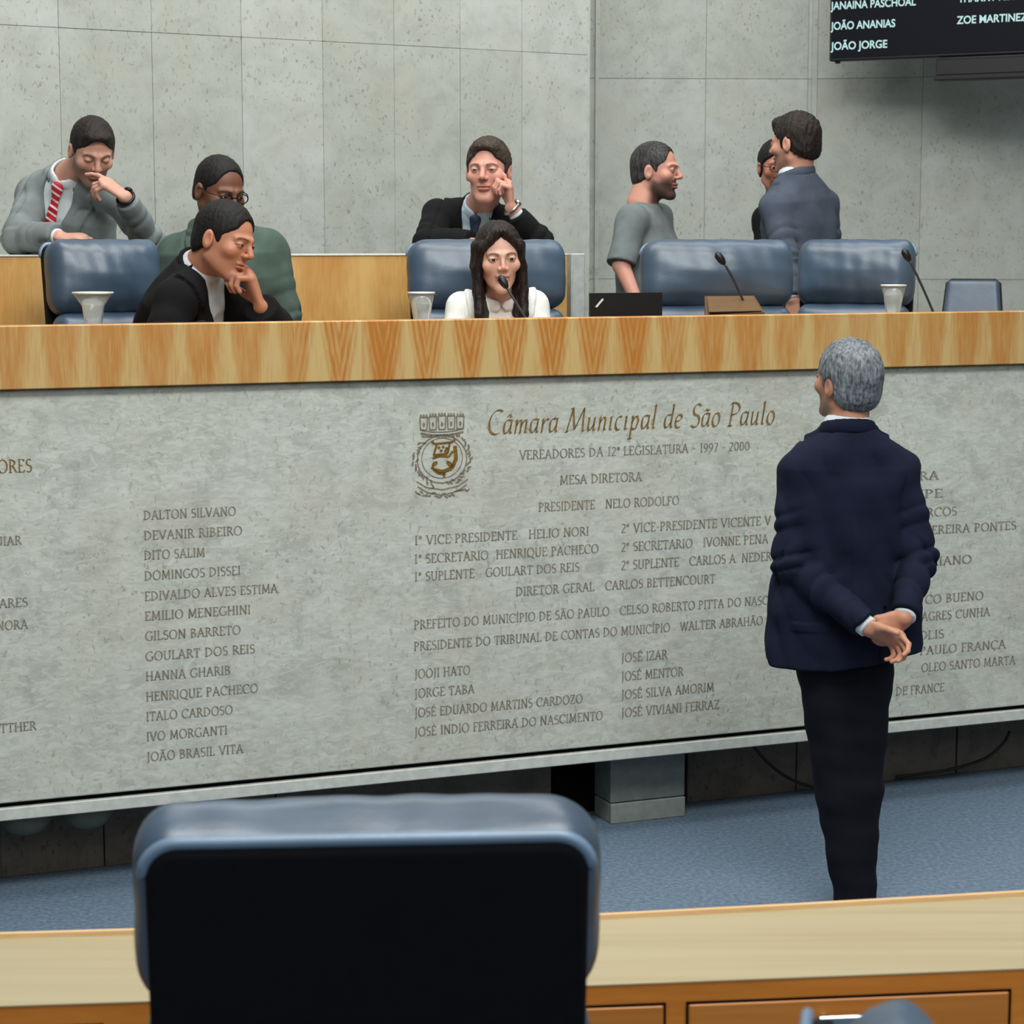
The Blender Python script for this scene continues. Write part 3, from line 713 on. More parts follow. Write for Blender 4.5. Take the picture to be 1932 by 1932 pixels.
def cable(pts, label):
    P = [A3(p) for p in pts]; c = []
    for i in range(len(P) - 1):
        a, b, p_, n_ = P[i], P[i + 1], P[max(i - 1, 0)], P[min(i + 2, len(P) - 1)]
        for t in np.linspace(0, 1, 8, endpoint=False):
            c.append(.5 * (2 * a + (b - p_) * t + (2 * p_ - 5 * a + 4 * b - n_) * t * t + (3 * a - p_ - 3 * b + n_) * t ** 3))
    c.append(P[-1]); o0 = c[0]; mb = MB(); mb.tube([q - o0 for q in c], .006, 8)
    return mb.obj('cable', 'cable_rubber', loc=o0, smooth=True, label=label, category='cable')
def under(px, py, t): s_, z_ = ST(px, py, t); return D(s_, t, z_)
cable([under(1405, 1392, .16), under(1425, 1412, .18), under(1450, 1440, .2), under(1485, 1466, .2), under(1530, 1484, .2), under(1580, 1488, .22)], 'black cable drooping under the rostrum, left of the standing man')
cable([under(1905, 1380, .18), under(1893, 1402, .2), under(1860, 1430, .2), under(1800, 1450, .2), under(1740, 1460, .22), under(1690, 1466, .24)], 'black cable drooping under the rostrum, right of the standing man')

# ------------------------------------------------------------------ rear bench
BT = 1.40
bs0 = ST(-250, 540, BT)[0]; bs1 = ST(1070, 540, BT)[0]
be = thing('rear_bench', 'long wooden bench front behind the dais chairs, topped by a pale edge', 'bench', D(0, BT, .8), RYAW)
bz = ST(500, 480, BT)[1] - .8
mb = MB(); mb.box(bs0, bs1 - .04, 0, .03, 0, bz - .006, bev=.002); mb.obj('front_panel', 'veneer_bench', be)
mb = MB(); mb.box(bs0, bs1, -.004, .40, bz - .006, bz, bev=.001); mb.obj('top', 'edge_pale', be)
mb = MB(); mb.box(bs1 - .04, bs1, -.002, .40, 0, bz - .006, bev=.002); mb.obj('end_panel', 'counter_wood', be)
mb = MB(); sp = ST(1078, 540, BT + .1)[0]; sq = ST(1104, 540, BT + .1)[0]
mb.box(0, sq - sp, 0, .08, 0, bz, bev=.004)
mb.obj('post', 'white_lacquer', loc=D(sp, BT + .1, .8), rotz=RYAW, label='short white post standing at the right end of the rear bench', category='post')

# ------------------------------------------------------------------ foreground desk (a curved run of desk)
DZ = .85
xs = [-900, -300, 0, 245, 640, 1135, 1500, 1932, 2250, 3000]
fy = [1793, 1776, 1767, 1760, 1749, 1731, 1712, 1687, 1664, 1612]; ny = [1927, 1907, 1898, 1890, 1876, 1858, 1844, 1827, 1812, 1778]
far = [PZ(x, y, DZ) for x, y in zip(xs, fy)]; near = [PZ(x, y, DZ) for x, y in zip(xs, ny)]
dk0 = (far[4] + near[4]) / 2; dk0[2] = .10
def strip(mb, A_, B_, z0, z1):     # closed band between two polylines
    n = len(A_); vs = []
    for i in range(n):
        for p in (A_[i], B_[i]):
            for z in (z0, z1): vs.append((p[0] - dk0[0], p[1] - dk0[1], z - dk0[2]))
    fs = []
    for i in range(n - 1):
        o = i * 4; q = o + 4
        fs += [(o + 1, o + 3, q + 3, q + 1)[::-1], (o, q, q + 2, o + 2)[::-1], (o, o + 1, q + 1, q), (o + 2, q + 2, q + 3, o + 3)]
    fs += [(0, 2, 3, 1), (4 * n - 4, 4 * n - 3, 4 * n - 1, 4 * n - 2)]
    mb.add(vs, fs)
dk = thing('desk', 'long light wooden desk crossing the bottom of the picture behind the front chair', 'desk', dk0)
inn = [f + (n - f) * .12 for f, n in zip(far, near)]; inn0 = [f + (n - f) * .02 for f, n in zip(far, near)]
mb = MB(); strip(mb, far, near, DZ - .002, DZ); mb.obj('desk_top', 'desk_top_wood', dk)
mb = MB(); strip(mb, far, [f + (n - f) * .030 for f, n in zip(far, near)], DZ, DZ + .008); mb.obj('rear_lip', 'desk_edge_wood', dk)
def off(P, d): return [p + A3(-.06 * 0, d, 0) for p in P]
ap = off(near, .001); ap2 = off(near, .05)
mb = MB(); strip(mb, ap, ap2, .70, DZ - .002)
strip(mb, off(near, .012), off(near, .06), .12, .70)
mb.obj('apron', 'desk_side_wood', dk)
mb = MB(); strip(mb, off(far, -.03), off(far, -.005), .10, DZ - .005); mb.obj('back_board', 'desk_side_wood', dk)
def front_pt(px):
    for i in range(len(xs) - 1):
        if xs[i] <= px <= xs[i + 1]:
            f = (px - xs[i]) / (xs[i + 1] - xs[i]); return near[i] * (1 - f) + near[i + 1] * f
for a, b in ((-200, 190), (640, 1252), (1298, 1905), (1945, 2450), (2500, 2980)):
    pa, pb = front_pt(a), front_pt(b); d_ = pb - pa; L_ = float(np.hypot(d_[0], d_[1])); yaw = math.atan2(d_[1], d_[0])
    dr = link('drawer', None, dk, loc=(pa[0] - dk0[0], pa[1] - dk0[1] + .0, 0), rotz=yaw)
    mb = MB(); mb.box(0, L_, -.003, .016, .18, .712, bev=.003); mb.obj('drawer_front', 'desk_panel_wood', dr)
    mb = MB(); g_ = .0035
    mb.box(-g_, L_ + g_, -.0015, .012, .712, .7155); mb.box(-g_, 0, -.0015, .012, .18, .712); mb.box(L_, L_ + g_, -.0015, .012, .18, .712)
    mb.obj('reveal', 'dark_gap', dr)
    if b - a > 400:
        c_ = L_ * .5; mb = MB(); mb.box(c_ - .06, c_ + .06, -.026, -.016, .672, .690, bev=.003); mb.box(c_ - .05, c_ - .04, -.018, .000, .676, .686); mb.box(c_ + .04, c_ + .05, -.018, .000, .676, .686)
        mb.obj('drawer_handle', 'chrome', dr)
for a in (-280, 220, 1275, 2960):      # uprights between the drawers stand on the tier
    p_ = front_pt(a); mb = MB(); mb.box(-.02, .02, .03, .24, 0, .70); mb.obj('upright', 'desk_side_wood', dk, loc=(p_[0] - dk0[0], p_[1] - dk0[1] + .03, 0))

# ------------------------------------------------------------------ chairs
WALK = .8
RT = Matrix.Rotation(math.radians(-8), 3, 'X')
def make_chair(label):
    c = thing('office_chair', label, 'chair', (0, 0, 0), 0, 'blue leather office chairs')
    th = math.radians(8); RR = np.array([[1, 0, 0], [0, math.cos(th), -math.sin(th)], [0, math.sin(th), math.cos(th)]])  # rows: local axes of the leaned back
    RR = np.array([[1, 0, 0], [0, math.cos(th), math.sin(th) * -1], [0, math.sin(th), math.cos(th)]])
    up = np.array([0, math.sin(th), math.cos(th)]); nb_ = np.array([0, math.cos(th), -math.sin(th)])
    R = np.stack([A3(1, 0, 0), nb_, up]); O = A3(0, .19, .50)
    def bp(x, y, z): return O + R.T @ A3(x, y, z)
    # y<0 is the occupant's side
    h = Sh().u(rbox(bp(0, -.035, .625), (.300, .074, .132), .066, R), .02)
    def puff(P):
        q = (P - bp(0, -.035, .625)) @ R.T
        return -.040 * (1 - np.clip(q[:, 0] / .31, -1, 1) ** 2) * (1 - np.clip((q[:, 2] - .035) / .15, -1, 1) ** 2) * sstep(.03, -.04, q[:, 1]) + .020 * np.cos(q[:, 0] / .30 * 1.5) * np.clip(q[:, 2] / .13, 0, 1)
    h.disp(puff).disp(waves(.003, .10, 3)); solid('head_cushion', h, .0065, 'chair_leather', c)
    h = Sh().u(rbox(bp(0, -.048, .245), (.294, .066, .252), .058, R), .02)
    def puff2(P):
        q = (P - bp(0, -.048, .245)) @ R.T
        return -.016 * (1 - np.clip(q[:, 0] / .30, -1, 1) ** 2) * (1 - np.clip(q[:, 2] / .24, -1, 1) ** 2)
    h.disp(puff2).disp(waves(.003, .12, 5)); solid('back_cushion', h, .008, 'chair_leather', c)
    h = Sh().u(rbox(bp(0, .050, .366), (.279, .022, .386), .010, R), .02)
    def corner(P):      # rounded outline of the shell
        q = np.abs((P - bp(0, .050, .366)) @ R.T); qq = np.stack([q[:, 0] - .233, q[:, 2] - .340], 1)
        return np.sqrt((np.maximum(qq, 0) ** 2).sum(1)) + np.minimum(qq.max(1), 0) - .046
    h.inter(corner, .012); solid('back_shell', h, .006, 'chair_shell_plastic', c)
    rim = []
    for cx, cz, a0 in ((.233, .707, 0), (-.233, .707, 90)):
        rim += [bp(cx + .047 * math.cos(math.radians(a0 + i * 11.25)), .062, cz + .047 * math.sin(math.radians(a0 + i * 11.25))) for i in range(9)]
    mb = MB(); mb.tube(rim, [.003] + [.0085] * (len(rim) - 2) + [.003], 10); mb.obj('piping_highlight', 'chair_piping_highlight', c, smooth=True)  # top-edge piping in pale leather, coloured as the shell's highlight
    h = Sh().u(rbox((0, -.05, .455), (.275, .265, .062), .055), .02); h.disp(lambda P: -.02 * (1 - np.clip(P[:, 0] / .28, -1, 1) ** 2) * (P[:, 2] > .45))
    solid('seat', h, .010, 'chair_leather', c)
    for sx in (-1, 1):
        mb = MB(); mb.tube([(sx * .27, .12, .42), (sx * .315, .12, .46), (sx * .325, .14, .58), (sx * .325, .10, .655), (sx * .325, -.18, .655), (sx * .32, -.21, .60), (sx * .305, -.16, .45), (sx * .26, -.14, .42)], .016, 10)
        ar = mb.obj('armrest', 'black_metal', c, smooth=True)
        h = Sh().u(rbox((sx * .325, -.04, .672), (.030, .150, .022), .02), .01); solid('arm_pad', h, .009, 'chair_leather', ar)
    mb = MB(); mb.lathe([(.0, .40), (.06, .40), (.06, .36), (.028, .35), (.028, .10), (.0, .10)], n=18); mb.obj('column', 'black_metal', c, smooth=True)
    for i in range(5):
        a = 2 * math.pi * i / 5 + .3; dx, dy = math.cos(a), math.sin(a)
        mb = MB(); mb.tube([(.02 * dx, .02 * dy, .12), (.16 * dx, .16 * dy, .105), (.30 * dx, .30 * dy, .075)], [.026, .022, .014], 10)
        lg = mb.obj('base_leg', 'black_metal', c, smooth=True)
        mb = MB(); px, py = -dy, dx
        for s_ in (-1, 1):
            mb.tube([(.30 * dx + px * s_ * .008, .30 * dy + py * s_ * .008, .027), (.30 * dx + px * s_ * .024, .30 * dy + py * s_ * .024, .027)], .027, 14)
        mb.obj('caster', 'black_plastic', lg, smooth=True)
    return c
fg = make_chair('large blue leather chair with black back shell in the front centre')
fgc = J(668, 1520, 2.62); fg.location = (fgc[0], fgc[1] - .29, .10); fg.rotation_euler = (0, 0, math.pi + math.radians(4))
fg.location = (float(fgc[0]), float(fgc[1]) + .25, .10); fg.scale = (.985, 1, .990)
fg['label'] = 'large blue leather chair with black back shell in the front centre'
def dais_chair(px0, px1, t, turn, label, dz=0.0, sx=1.0):
    s_, _ = ST((px0 + px1) / 2, 520, t); p_ = D(s_, t, .8)
    th = RYAW + math.radians(turn); q = A3(math.sin(th) * .30, -math.cos(th) * .30, 0)
    dup(fg, p_ + q + A3(0, 0, dz), th, label).scale = (sx, 1, 1)
dais_chair(88, 278, 1.05, 10, 'blue leather chair at the left end of the dais, turned aside', sx=.68)
dais_chair(772, 1050, .98, -8, 'blue leather chair behind the woman in white')
dais_chair(1206, 1484, .96, -14, 'empty blue leather chair beside the man in the grey shirt')
dais_chair(1512, 1732, .94, -44, 'empty blue leather chair at the right, before the man in blue-grey suit', sx=.78)
vp = J(1830, 560, 11.2); vc = thing('visitor_chair', 'low blue padded chair farthest right on the dais', 'chair', (vp[0], vp[1], WALK), math.radians(-16))
vz_ = J(1830, 531, 11.2)[2] - WALK; tl = np.stack([A3(1, 0, 0), A3(0, math.cos(.18), -math.sin(.18)), A3(0, math.sin(.18), math.cos(.18))])
def vb(x, y, z): return A3(0, .12, .42) + tl.T @ A3(x, y, z)
hh_ = (vz_ - .42) / math.cos(.18)
def trap(P):
    q = (P - vb(0, 0, hh_ / 2)) @ tl.T; return (np.abs(q[:, 0]) - (.165 - .06 * (q[:, 2] / hh_))) * .98
solid('backrest', Sh().u(rbox(vb(0, 0, hh_ / 2), (.20, .034, hh_ / 2), .018, tl), .02).inter(trap, .025), .007, 'chair_leather', vc)
mb = MB(); mb.tube([vb(-.190, .012, .02), vb(-.136, .012, hh_ - .012), vb(-.115, .012, hh_ + .003), vb(.115, .012, hh_ + .003), vb(.136, .012, hh_ - .012), vb(.190, .012, .02)], .010, 8); mb.obj('back_frame', 'black_metal', vc, smooth=True)
solid('seat', Sh().u(rbox((0, -.12, .43), (.21, .21, .035), .03), .02), .010, 'chair_leather', vc)
for sx_ in (-1, 1):
    for y_ in (-.28, .06):
        mb = MB(); mb.tube([(sx_ * .18, y_, .42), (sx_ * .20, y_ * 1.08, 0.0)], .014, 8); mb.obj('leg', 'black_metal', vc, smooth=True)
nc = J(1690, 1890, 1.62); dup(fg, (nc[0] + .185, nc[1] + .02, .10), math.radians(80), 'blue leather chair seen edge-on at the bottom right corner').scale = (.9, .72, .997)

# ------------------------------------------------------------------ things on the counter
CZ = 1.62
def tumbler(px, label, t=.30, top=552, wide=.064):
    s_, z_ = ST(px, top, t); hh = z_ - CZ
    g = thing('glass_tumbler', label, 'glass', D(s_, t, CZ), 0, 'flared glasses on the rostrum')
    mb = MB(); r = wide
    mb.lathe([(.0, 0), (.034, 0), (.034, .01), (.026, hh * .35), (.027, hh * .62), (.036, hh * .84), (r, hh), (r - .004, hh), (.033, hh * .84), (.023, hh * .62), (.022, hh * .35), (.0, hh * .3)], n=28)
    mb.obj('glass_body', 'clear_glass', g, smooth=True)
    mb = MB(); mb.lathe([(r - .004, hh - .004), (r + .002, hh - .004), (r + .002, hh + .002), (r - .004, hh + .002), (r - .004, hh - .004)], n=28); mb.obj('rim', 'water_cup', g, smooth=True)
    mb = MB(); mb.lathe([(0, hh * .31), (.0215, hh * .36), (.0222, hh * .55), (0, hh * .55)], n=24); mb.obj('water', 'cloudy_water', g, smooth=True)
tumbler(175, 'flared clear glass before the leftmost chair'); tumbler(795, 'flared clear glass left of the woman in white', wide=.045)
tumbler(1686, 'flared clear glass before the right-hand empty chair', wide=.046, top=538)
def mic(base, pts, label, headlen=.045):
    o = thing('gooseneck_microphone', label, 'microphone', base, 0, 'gooseneck microphones on the rostrum')
    P = [A3(p) - A3(base) for p in pts]
    mb = MB(); mb.lathe([(0, 0), (.04, 0), (.04, .012), (.016, .022), (.0, .024)], n=20); mb.obj('base', 'black_plastic', o, smooth=True)
    c = [A3(0, 0, .02)]
    for t in np.linspace(0, 1, 14):
        c.append((1 - t) ** 2 * P[0] + 2 * t * (1 - t) * P[1] + t * t * P[2])
    mb = MB(); mb.tube(c[1:], .0045, 8); mb.obj('gooseneck', 'gooseneck_metal', o, smooth=True)
    d = nrm(P[2] - P[1]); e = P[2] + d * headlen
    mb = MB(); mb.tube([P[2] - d * .006, P[2], P[2] + d * .012, e - d * .01, e], [.006, .010, .014, .014, .006], 14); mb.obj('microphone_head', 'black_plastic', o, smooth=True)
def cp(px, t, z=CZ): s_, _ = ST(px, 600, t); return D(s_, t, z)
def at(px, py, t): s_, z_ = ST(px, py, t); return D(s_, t, z_)
b_ = cp(1045, .22); mic(b_, [b_ + A3(0, 0, .02), at(985, 590, .26), at(955, 541, .30)], 'thin microphone reaching the mouth of the woman in white')
b_ = cp(1440, .22); mic(b_, [b_ + A3(0, 0, .02), at(1400, 545, .24), at(1365, 496, .26)], 'thin microphone leaning before the empty chair, above the wooden box')
b_ = cp(1792, .22); mic(b_, [b_ + A3(0, 0, .02), at(1745, 545, .24), at(1715, 490, .26)], 'thin microphone farthest right on the rostrum')
# laptop seen from behind
s_a, z_a = ST(1111, 553, .22); s_b, _ = ST(1247, 553, .22)
lp = thing('laptop', 'black laptop open on the rostrum, its lid towards us', 'laptop', D((s_a + s_b) / 2, .22, CZ), RYAW)
w_ = (s_b - s_a) / 2; hz = z_a - CZ
mb = MB(); mb.box(-w_, w_, 0, .20, 0, .018, bev=.003); mb.obj('keyboard_base', 'black_plastic', lp)
mb = MB(); mb.prism([(-w_, 0), (w_, 0), (w_, hz), (-w_, hz)], -.012, 0); mb.obj('lid', 'black_plastic', lp)
mb = MB(); c_ = (-w_ + (1128 - 1111) / (1247 - 1111) * 2 * w_, hz - .033)
for i, (o_, l_) in enumerate(((0, .020),)):
    mb.prism([(c_[0] - .016, c_[1] - .014), (c_[0] - .010, c_[1] - .017), (c_[0] + .016, c_[1] + .010), (c_[0] + .011, c_[1] + .015)], -.0135, -.012)
mb.obj('lid_mark', 'water_cup', lp)
# wooden box (document stand) beside the laptop
s_a, _ = ST(1322, 590, .16); s_b, z_b = ST(1448, 560, .20)
bxo = thing('wooden_stand', 'low dark wooden slanted stand on the rostrum beside the laptop', 'stand', D((s_a + s_b) / 2, .20, CZ), RYAW)
w_ = (s_b - s_a) / 2
mb = MB(); zt = ST(1400, 558, .30)[1] - CZ; zl = ST(1400, 590, .12)[1] - CZ
vs = [(-w_, -.08, 0), (w_ * .62, -.08, 0), (w_, .10, 0), (-w_ * .4, .10, 0), (-w_, -.08, zl * .95), (w_ * .62, -.08, zl), (w_, .10, zt), (-w_ * .4, .10, zt)]
mb.add(vs, [(0, 3, 2, 1), (4, 5, 6, 7), (0, 1, 5, 4), (1, 2, 6, 5), (2, 3, 7, 6), (3, 0, 4, 7)]); mb.obj('stand_body', 'box_wood', bxo)
mb = MB(); n_ = A3(0, -.35, 1); mb.add([tuple(A3(*v) + A3(0, -.003, .004)) for v in [(-w_ * .9, -.072, zl + .0), (w_ * .56, -.072, zl + .002), (w_ * .9, .09, zt - .004), (-w_ * .38, .09, zt - .004)]] , [(0, 1, 2, 3)]); mb.add([tuple(A3(*v) + A3(0, -.003, .001)) for v in [(-w_ * .9, -.072, zl + .0), (w_ * .56, -.072, zl + .002), (w_ * .9, .09, zt - .004), (-w_ * .38, .09, zt - .004)]], [(3, 2, 1, 0)])
mb.obj('stand_top', 'stand_wood', bxo)

# ------------------------------------------------------------------ wall screen
sp0 = J(1564, 116, 11.95); sp1 = J(1932, 100, 11.95 / 1.044 * 1.0)
sp0[2] = sp1[2] = (sp0[2] + J(1932, 100, 11.95 / 1.044)[2]) / 2
d_ = sp1 - sp0; sy = math.atan2(d_[1], d_[0]); Ls = float(np.hypot(d_[0], d_[1]))
scn = thing('video_screen', 'large dark screen with lit names high on the right-hand wall', 'screen', sp0, sy)
mb = MB(); mb.box(0, 2.5, 0, .07, 0, 1.40, bev=.006); mb.obj('housing', 'black_plastic', scn)
mb = MB(); mb.box(.012, 2.488, -.004, .004, .016, 1.388); mb.obj('display', 'screen_glass', scn)
SN = A3(math.sin(sy), -math.cos(sy), 0); SX = A3(math.cos(sy), math.sin(sy), 0)
def on_screen(px, py):
    p_ = PPl(px, py, sp0 + SN * .005, SN); return float(np.dot(p_ - sp0, SX)), float(p_[2] - sp0[2])
txt = link('screen_text_lines', None, None); bpy.data.objects.remove(txt)
def text_mesh(text, x0, z0, h, width=None):
    cu = bpy.data.curves.new('t', 'FONT'); cu.body = text; cu.size = 1; o = bpy.data.objects.new('t', cu); COL.objects.link(o)
    cu.offset = .022
    dg = bpy.context.evaluated_depsgraph_get(); dg.update(); me = bpy.data.meshes.new_from_object(o.evaluated_get(dg)); bpy.data.objects.remove(o); bpy.data.curves.remove(cu)
    v = np.empty(len(me.vertices) * 3); me.vertices.foreach_get('co', v); v = v.reshape(-1, 3)
    capH = .73; sx = (width / (v[:, 0].max() - v[:, 0].min())) if width else h / capH
    vv = [(x0 + (a[0] - v[:, 0].min()) * sx, -.0055, z0 + a[1] * h / capH) for a in v]; fs = [tuple(p.vertices) for p in me.polygons]
    bpy.data.meshes.remove(me); return vv, fs
mb = MB()
for t_, x0, y0, x1, y1 in (('JANAINA PASCHOAL', 1567, 18, 1728, 10), ('JOÃO ANANIAS', 1567, 56, 1689, 51), ('JOÃO JORGE', 1567, 94, 1674, 90), ('THAMMY MIRANDA', 1808, 5, 1962, -4), ('ZOE MARTINEZ', 1805, 46, 1938, 38)):
    xa, za = on_screen(x0, y0); xb, zb = on_screen(x1, y1); hz = on_screen(x0, y0 - 15)[1] - za
    vv, fs = text_mesh(t_, xa, (za + zb) / 2, hz, xb - xa); mb.add(vv, fs)
mb.obj('name_text', 'screen_text', scn, label='pale glowing lines of names')
for a in (.35, 2.1):
    mb = MB(); mb.box(a, a + .08, .07, .30, .4, .95); mb.obj('mount', 'black_metal', scn)
mb = MB(); mb.lathe([(0, -.012), (.014, -.012), (.016, 0), (.016, .004)], n=14); mb.obj('foot', 'black_plastic', scn, loc=(.04, .03, 0), smooth=True)
xb, zb = on_screen(1764, 150); 
sb = thing('sound_bar', 'black bar hanging just below the wall screen', 'speaker', sp0 + SX * xb + A3(0, 0, zb), sy)
mb = MB(); mb.box(0, 1.3, .0, .10, .02, .108, bev=.006); mb.obj('bar_body', 'black_plastic', sb)
mb = MB(); mb.box(0, 1.3, -.03, .10, -.006, .020, bev=.004); mb.obj('bar_lip', 'black_plastic', sb)

# ------------------------------------------------------------------ people
k = NT('skin'); at_ = k.n('ShaderNodeAttribute', attribute_name='tint')
f = k.noise(k.coord(), 60, 3); c = k.mix(k.math('MULTIPLY', f, .25), at_.outputs['Color'], k.mix(.5, at_.outputs['Color'], (.30, .10, .06)))
M['skin'] = k.set(c, .5, 0, .35); k.bump(f, .05, .002)
def hair_mat(name, dark, light, ratio=.5, rough=.5):
    k = NT(name); v = k.coord((130, 130, 30)); f = k.noise(v, 1.0, 4, .7); g = k.noise(k.coord(), 16, 3)
    f = k.math('ADD', k.math('MULTIPLY', f, .75), k.math('MULTIPLY', g, .25))
    M[name] = k.set(k.ramp(f, [(max(0, ratio - .12), lin(dark)), (min(1, ratio + .12), lin(light))]), rough + .1, 0, .22); k.bump(f, .5, .006)
hair_mat('hair_dark', (22, 18, 17), (44, 36, 32)); hair_mat('hair_black', (14, 13, 13), (30, 28, 28))
hair_mat('hair_brown', (40, 33, 28), (74, 62, 52)); hair_mat('hair_long', (20, 15, 14), (44, 34, 31), rough=.35)
hair_mat('hair_silver', (58, 62, 67), (140, 147, 152), .50); hair_mat('hair_greying', (34, 32, 32), (84, 84, 84), .56)
fabric('suit_navy', (21, 26, 46)); fabric('trousers_navy', (15, 17, 26)); fabric('suit_black', (17, 17, 19)); fabric('suit_grey', (118, 126, 126)); fabric('suit_blue_grey', (72, 79, 92))
fabric('jacket_green', (76, 92, 84)); fabric('jacket_white', (226, 228, 224), var=.04); fabric('shirt_white', (206, 214, 218), var=.04); fabric('tee_grey', (106, 114, 114))
fabric('shirt_pale_blue', (178, 196, 206), var=.04); fabric('trousers_dark', (26, 27, 32)); fabric('blouse', (214, 206, 202), var=.06); fabric('lanyard', (36, 44, 62))
k = NT('tie_red'); v = k.coord((1, 1, 1), rot=(0, math.radians(-35), 0)); w = k.n('ShaderNodeTexWave', wave_type='BANDS', bands_direction='Z'); w.inputs['Scale'].default_value = 13; k.l(v, w.inputs['Vector'])
M['tie_red'] = k.set(k.ramp(w.outputs['Fac'], [(.0, lin((190, 22, 40))), (.74, lin((190, 22, 40))), (.80, lin((226, 214, 214)))]), .6)
simple('tie_blue', (34, 50, 74), .6, var=.5, scale=90); simple('shoe_leather', (14, 13, 14), .3); simple('wrist_watch_dark', (20, 20, 22), .3, .4)
simple('shirt_collar_grey', (196, 200, 206), .8)

def frame(fw, up=(0, 0, 1)):
    fw = nrm(fw); r = nrm(np.cross(fw, up)); u = np.cross(r, fw); return np.stack([r, fw, u])     # rows right, front, up
def head_field(kind):
    fem = kind == 'f'
    def prims(p):
        ax = np.abs(p[:, 0]); q = np.stack([ax, p[:, 1], p[:, 2]], 1)
        E = lambda c, r: ell(c, r)[0]
        d = E((0, -.012, .030), (.075, .095, .088))(q)
        d = smin(d, E((0, .022, -.033), (.054 if fem else .059, .064, .079))(q), .03)
        d = smin(d, cap((.040 if fem else .045, -.004, -.056), (.012 if fem else .016, .060, -.096), .018 if fem else .023, .014 if fem else .019)[0](q), .022)
        d = smin(d, E((0, .070, -.099), (.018, .016, .015))(q), .02)
        d = smin(d, E((.044, .058, -.018), (.022, .022, .020))(q), .02)
        d = smin(d, cap((.010, .086, .024), (.044, .070, .022), .008 if fem else .011, .007)[0](q), .014)
        d = smax(d, -E((.031, .100, .006), (.019, .019, .011))(q), .010)
        d = smin(d, E((.032, .0745, .006), (.0150, .0150, .0125))(q), .004)
        d = smin(d, cap((0, .086, .018), (0, .107 if not fem else .101, -.020), .0075 if not fem else .006, .0112 if not fem else .0085)[0](q), .010)
        d = smin(d, E((.011, .094, -.025), (.0085, .010, .0075))(q), .006)
        d = smin(d, E((0, .084, -.052), (.024, .012, .0065))(q), .007)
        d = smin(d, E((0, .083, -.0635), (.021, .012, .0075))(q), .007)
        d = smax(d, -E((0, .100, -.0575), (.026, .012, .0014))(q), .003)
        d = smin(d, E((.079, -.010, -.004), (.0095, .0185, .031))(q), .006)
        d = smax(d, -E((.090, -.004, -.002), (.008, .010, .018))(q), .006)
        return d
    return prims
HEADS = {'m': head_field('m'), 'f': head_field('f')}
class Head:
    def __init__(s, c, fw, up=(0, 0, 1), scale=1.0, kind='m'):
        s.c = A3(c); s.R = frame(fw, up); s.s = scale; s.kind = kind
    def loc(s, P): return (P - s.c) @ s.R.T / s.s
    def w(s, *p): return s.c + s.R.T @ (A3(*p) * s.s)
    def prim(s):
        g = HEADS[s.kind]
        return (lambda P: g(s.loc(P)) * s.s), s.c - .16, s.c + .16
def hand(sh, W, fw, pn, side, curl=(25, 30, 28), spread=4, thumb=(35, 20), sc=1.0, k=.006, curls=None):
    # W wrist; fw direction of the palm; pn palm normal (the way the palm looks); side +1 thumb towards cross(fw, pn)
    fw = nrm(fw); pn = nrm(A3(pn) - fw * np.dot(pn, fw)); tx = np.cross(fw, pn) * side
    g = lambda a, b, c: W + (fw * a + tx * b + pn * c) * sc
    sh.u(fcap(g(.015, .004, 0), g(.075, .004, -.002), .033 * sc, .040 * sc, pn, .45), .012)
    sh.u(fcap(g(.03, .022, .006), g(.055, .026, .006), .017 * sc, .014 * sc, pn, .8), .01)
    fb = [(.030, .042, .092), (.011, .046, .096), (-.009, .042, .093), (-.027, .034, .085)]
    for i, (b, L, a) in enumerate(fb):
        cs = curls[i] if curls is not None else curl; p = g(a - .006, b, -.002); ang = 0; sp = math.radians(spread * (1.5 - i)); r = (.0088 - .0006 * (i == 3)) * sc
        dirx = fw * math.cos(sp) + tx * math.sin(sp)
        for j, (l, r2) in enumerate(((L, .0082), (L * .62, .0074), (L * .50, .0064))):
            ang += math.radians(cs[j]); d = dirx * math.cos(ang) + pn * math.sin(ang); q = p + d * l * sc
            sh.u(cap(p, q, r, r2 * sc), k * (1.2 if j == 0 else .5)); p = q; r = r2 * sc
    a0, a1 = (math.radians(v) for v in thumb); d = fw * math.cos(a0) + tx * math.sin(a0) ; d = nrm(d + pn * math.sin(a1) * .7)
    p = g(.022, .026, .004); q = p + d * .042 * sc; sh.u(cap(p, q, .0125 * sc, .0098 * sc), .008)
    d2 = nrm(d + fw * .35 + pn * .15); sh.u(cap(q, q + d2 * .030 * sc, .0096 * sc, .0080 * sc), .004)
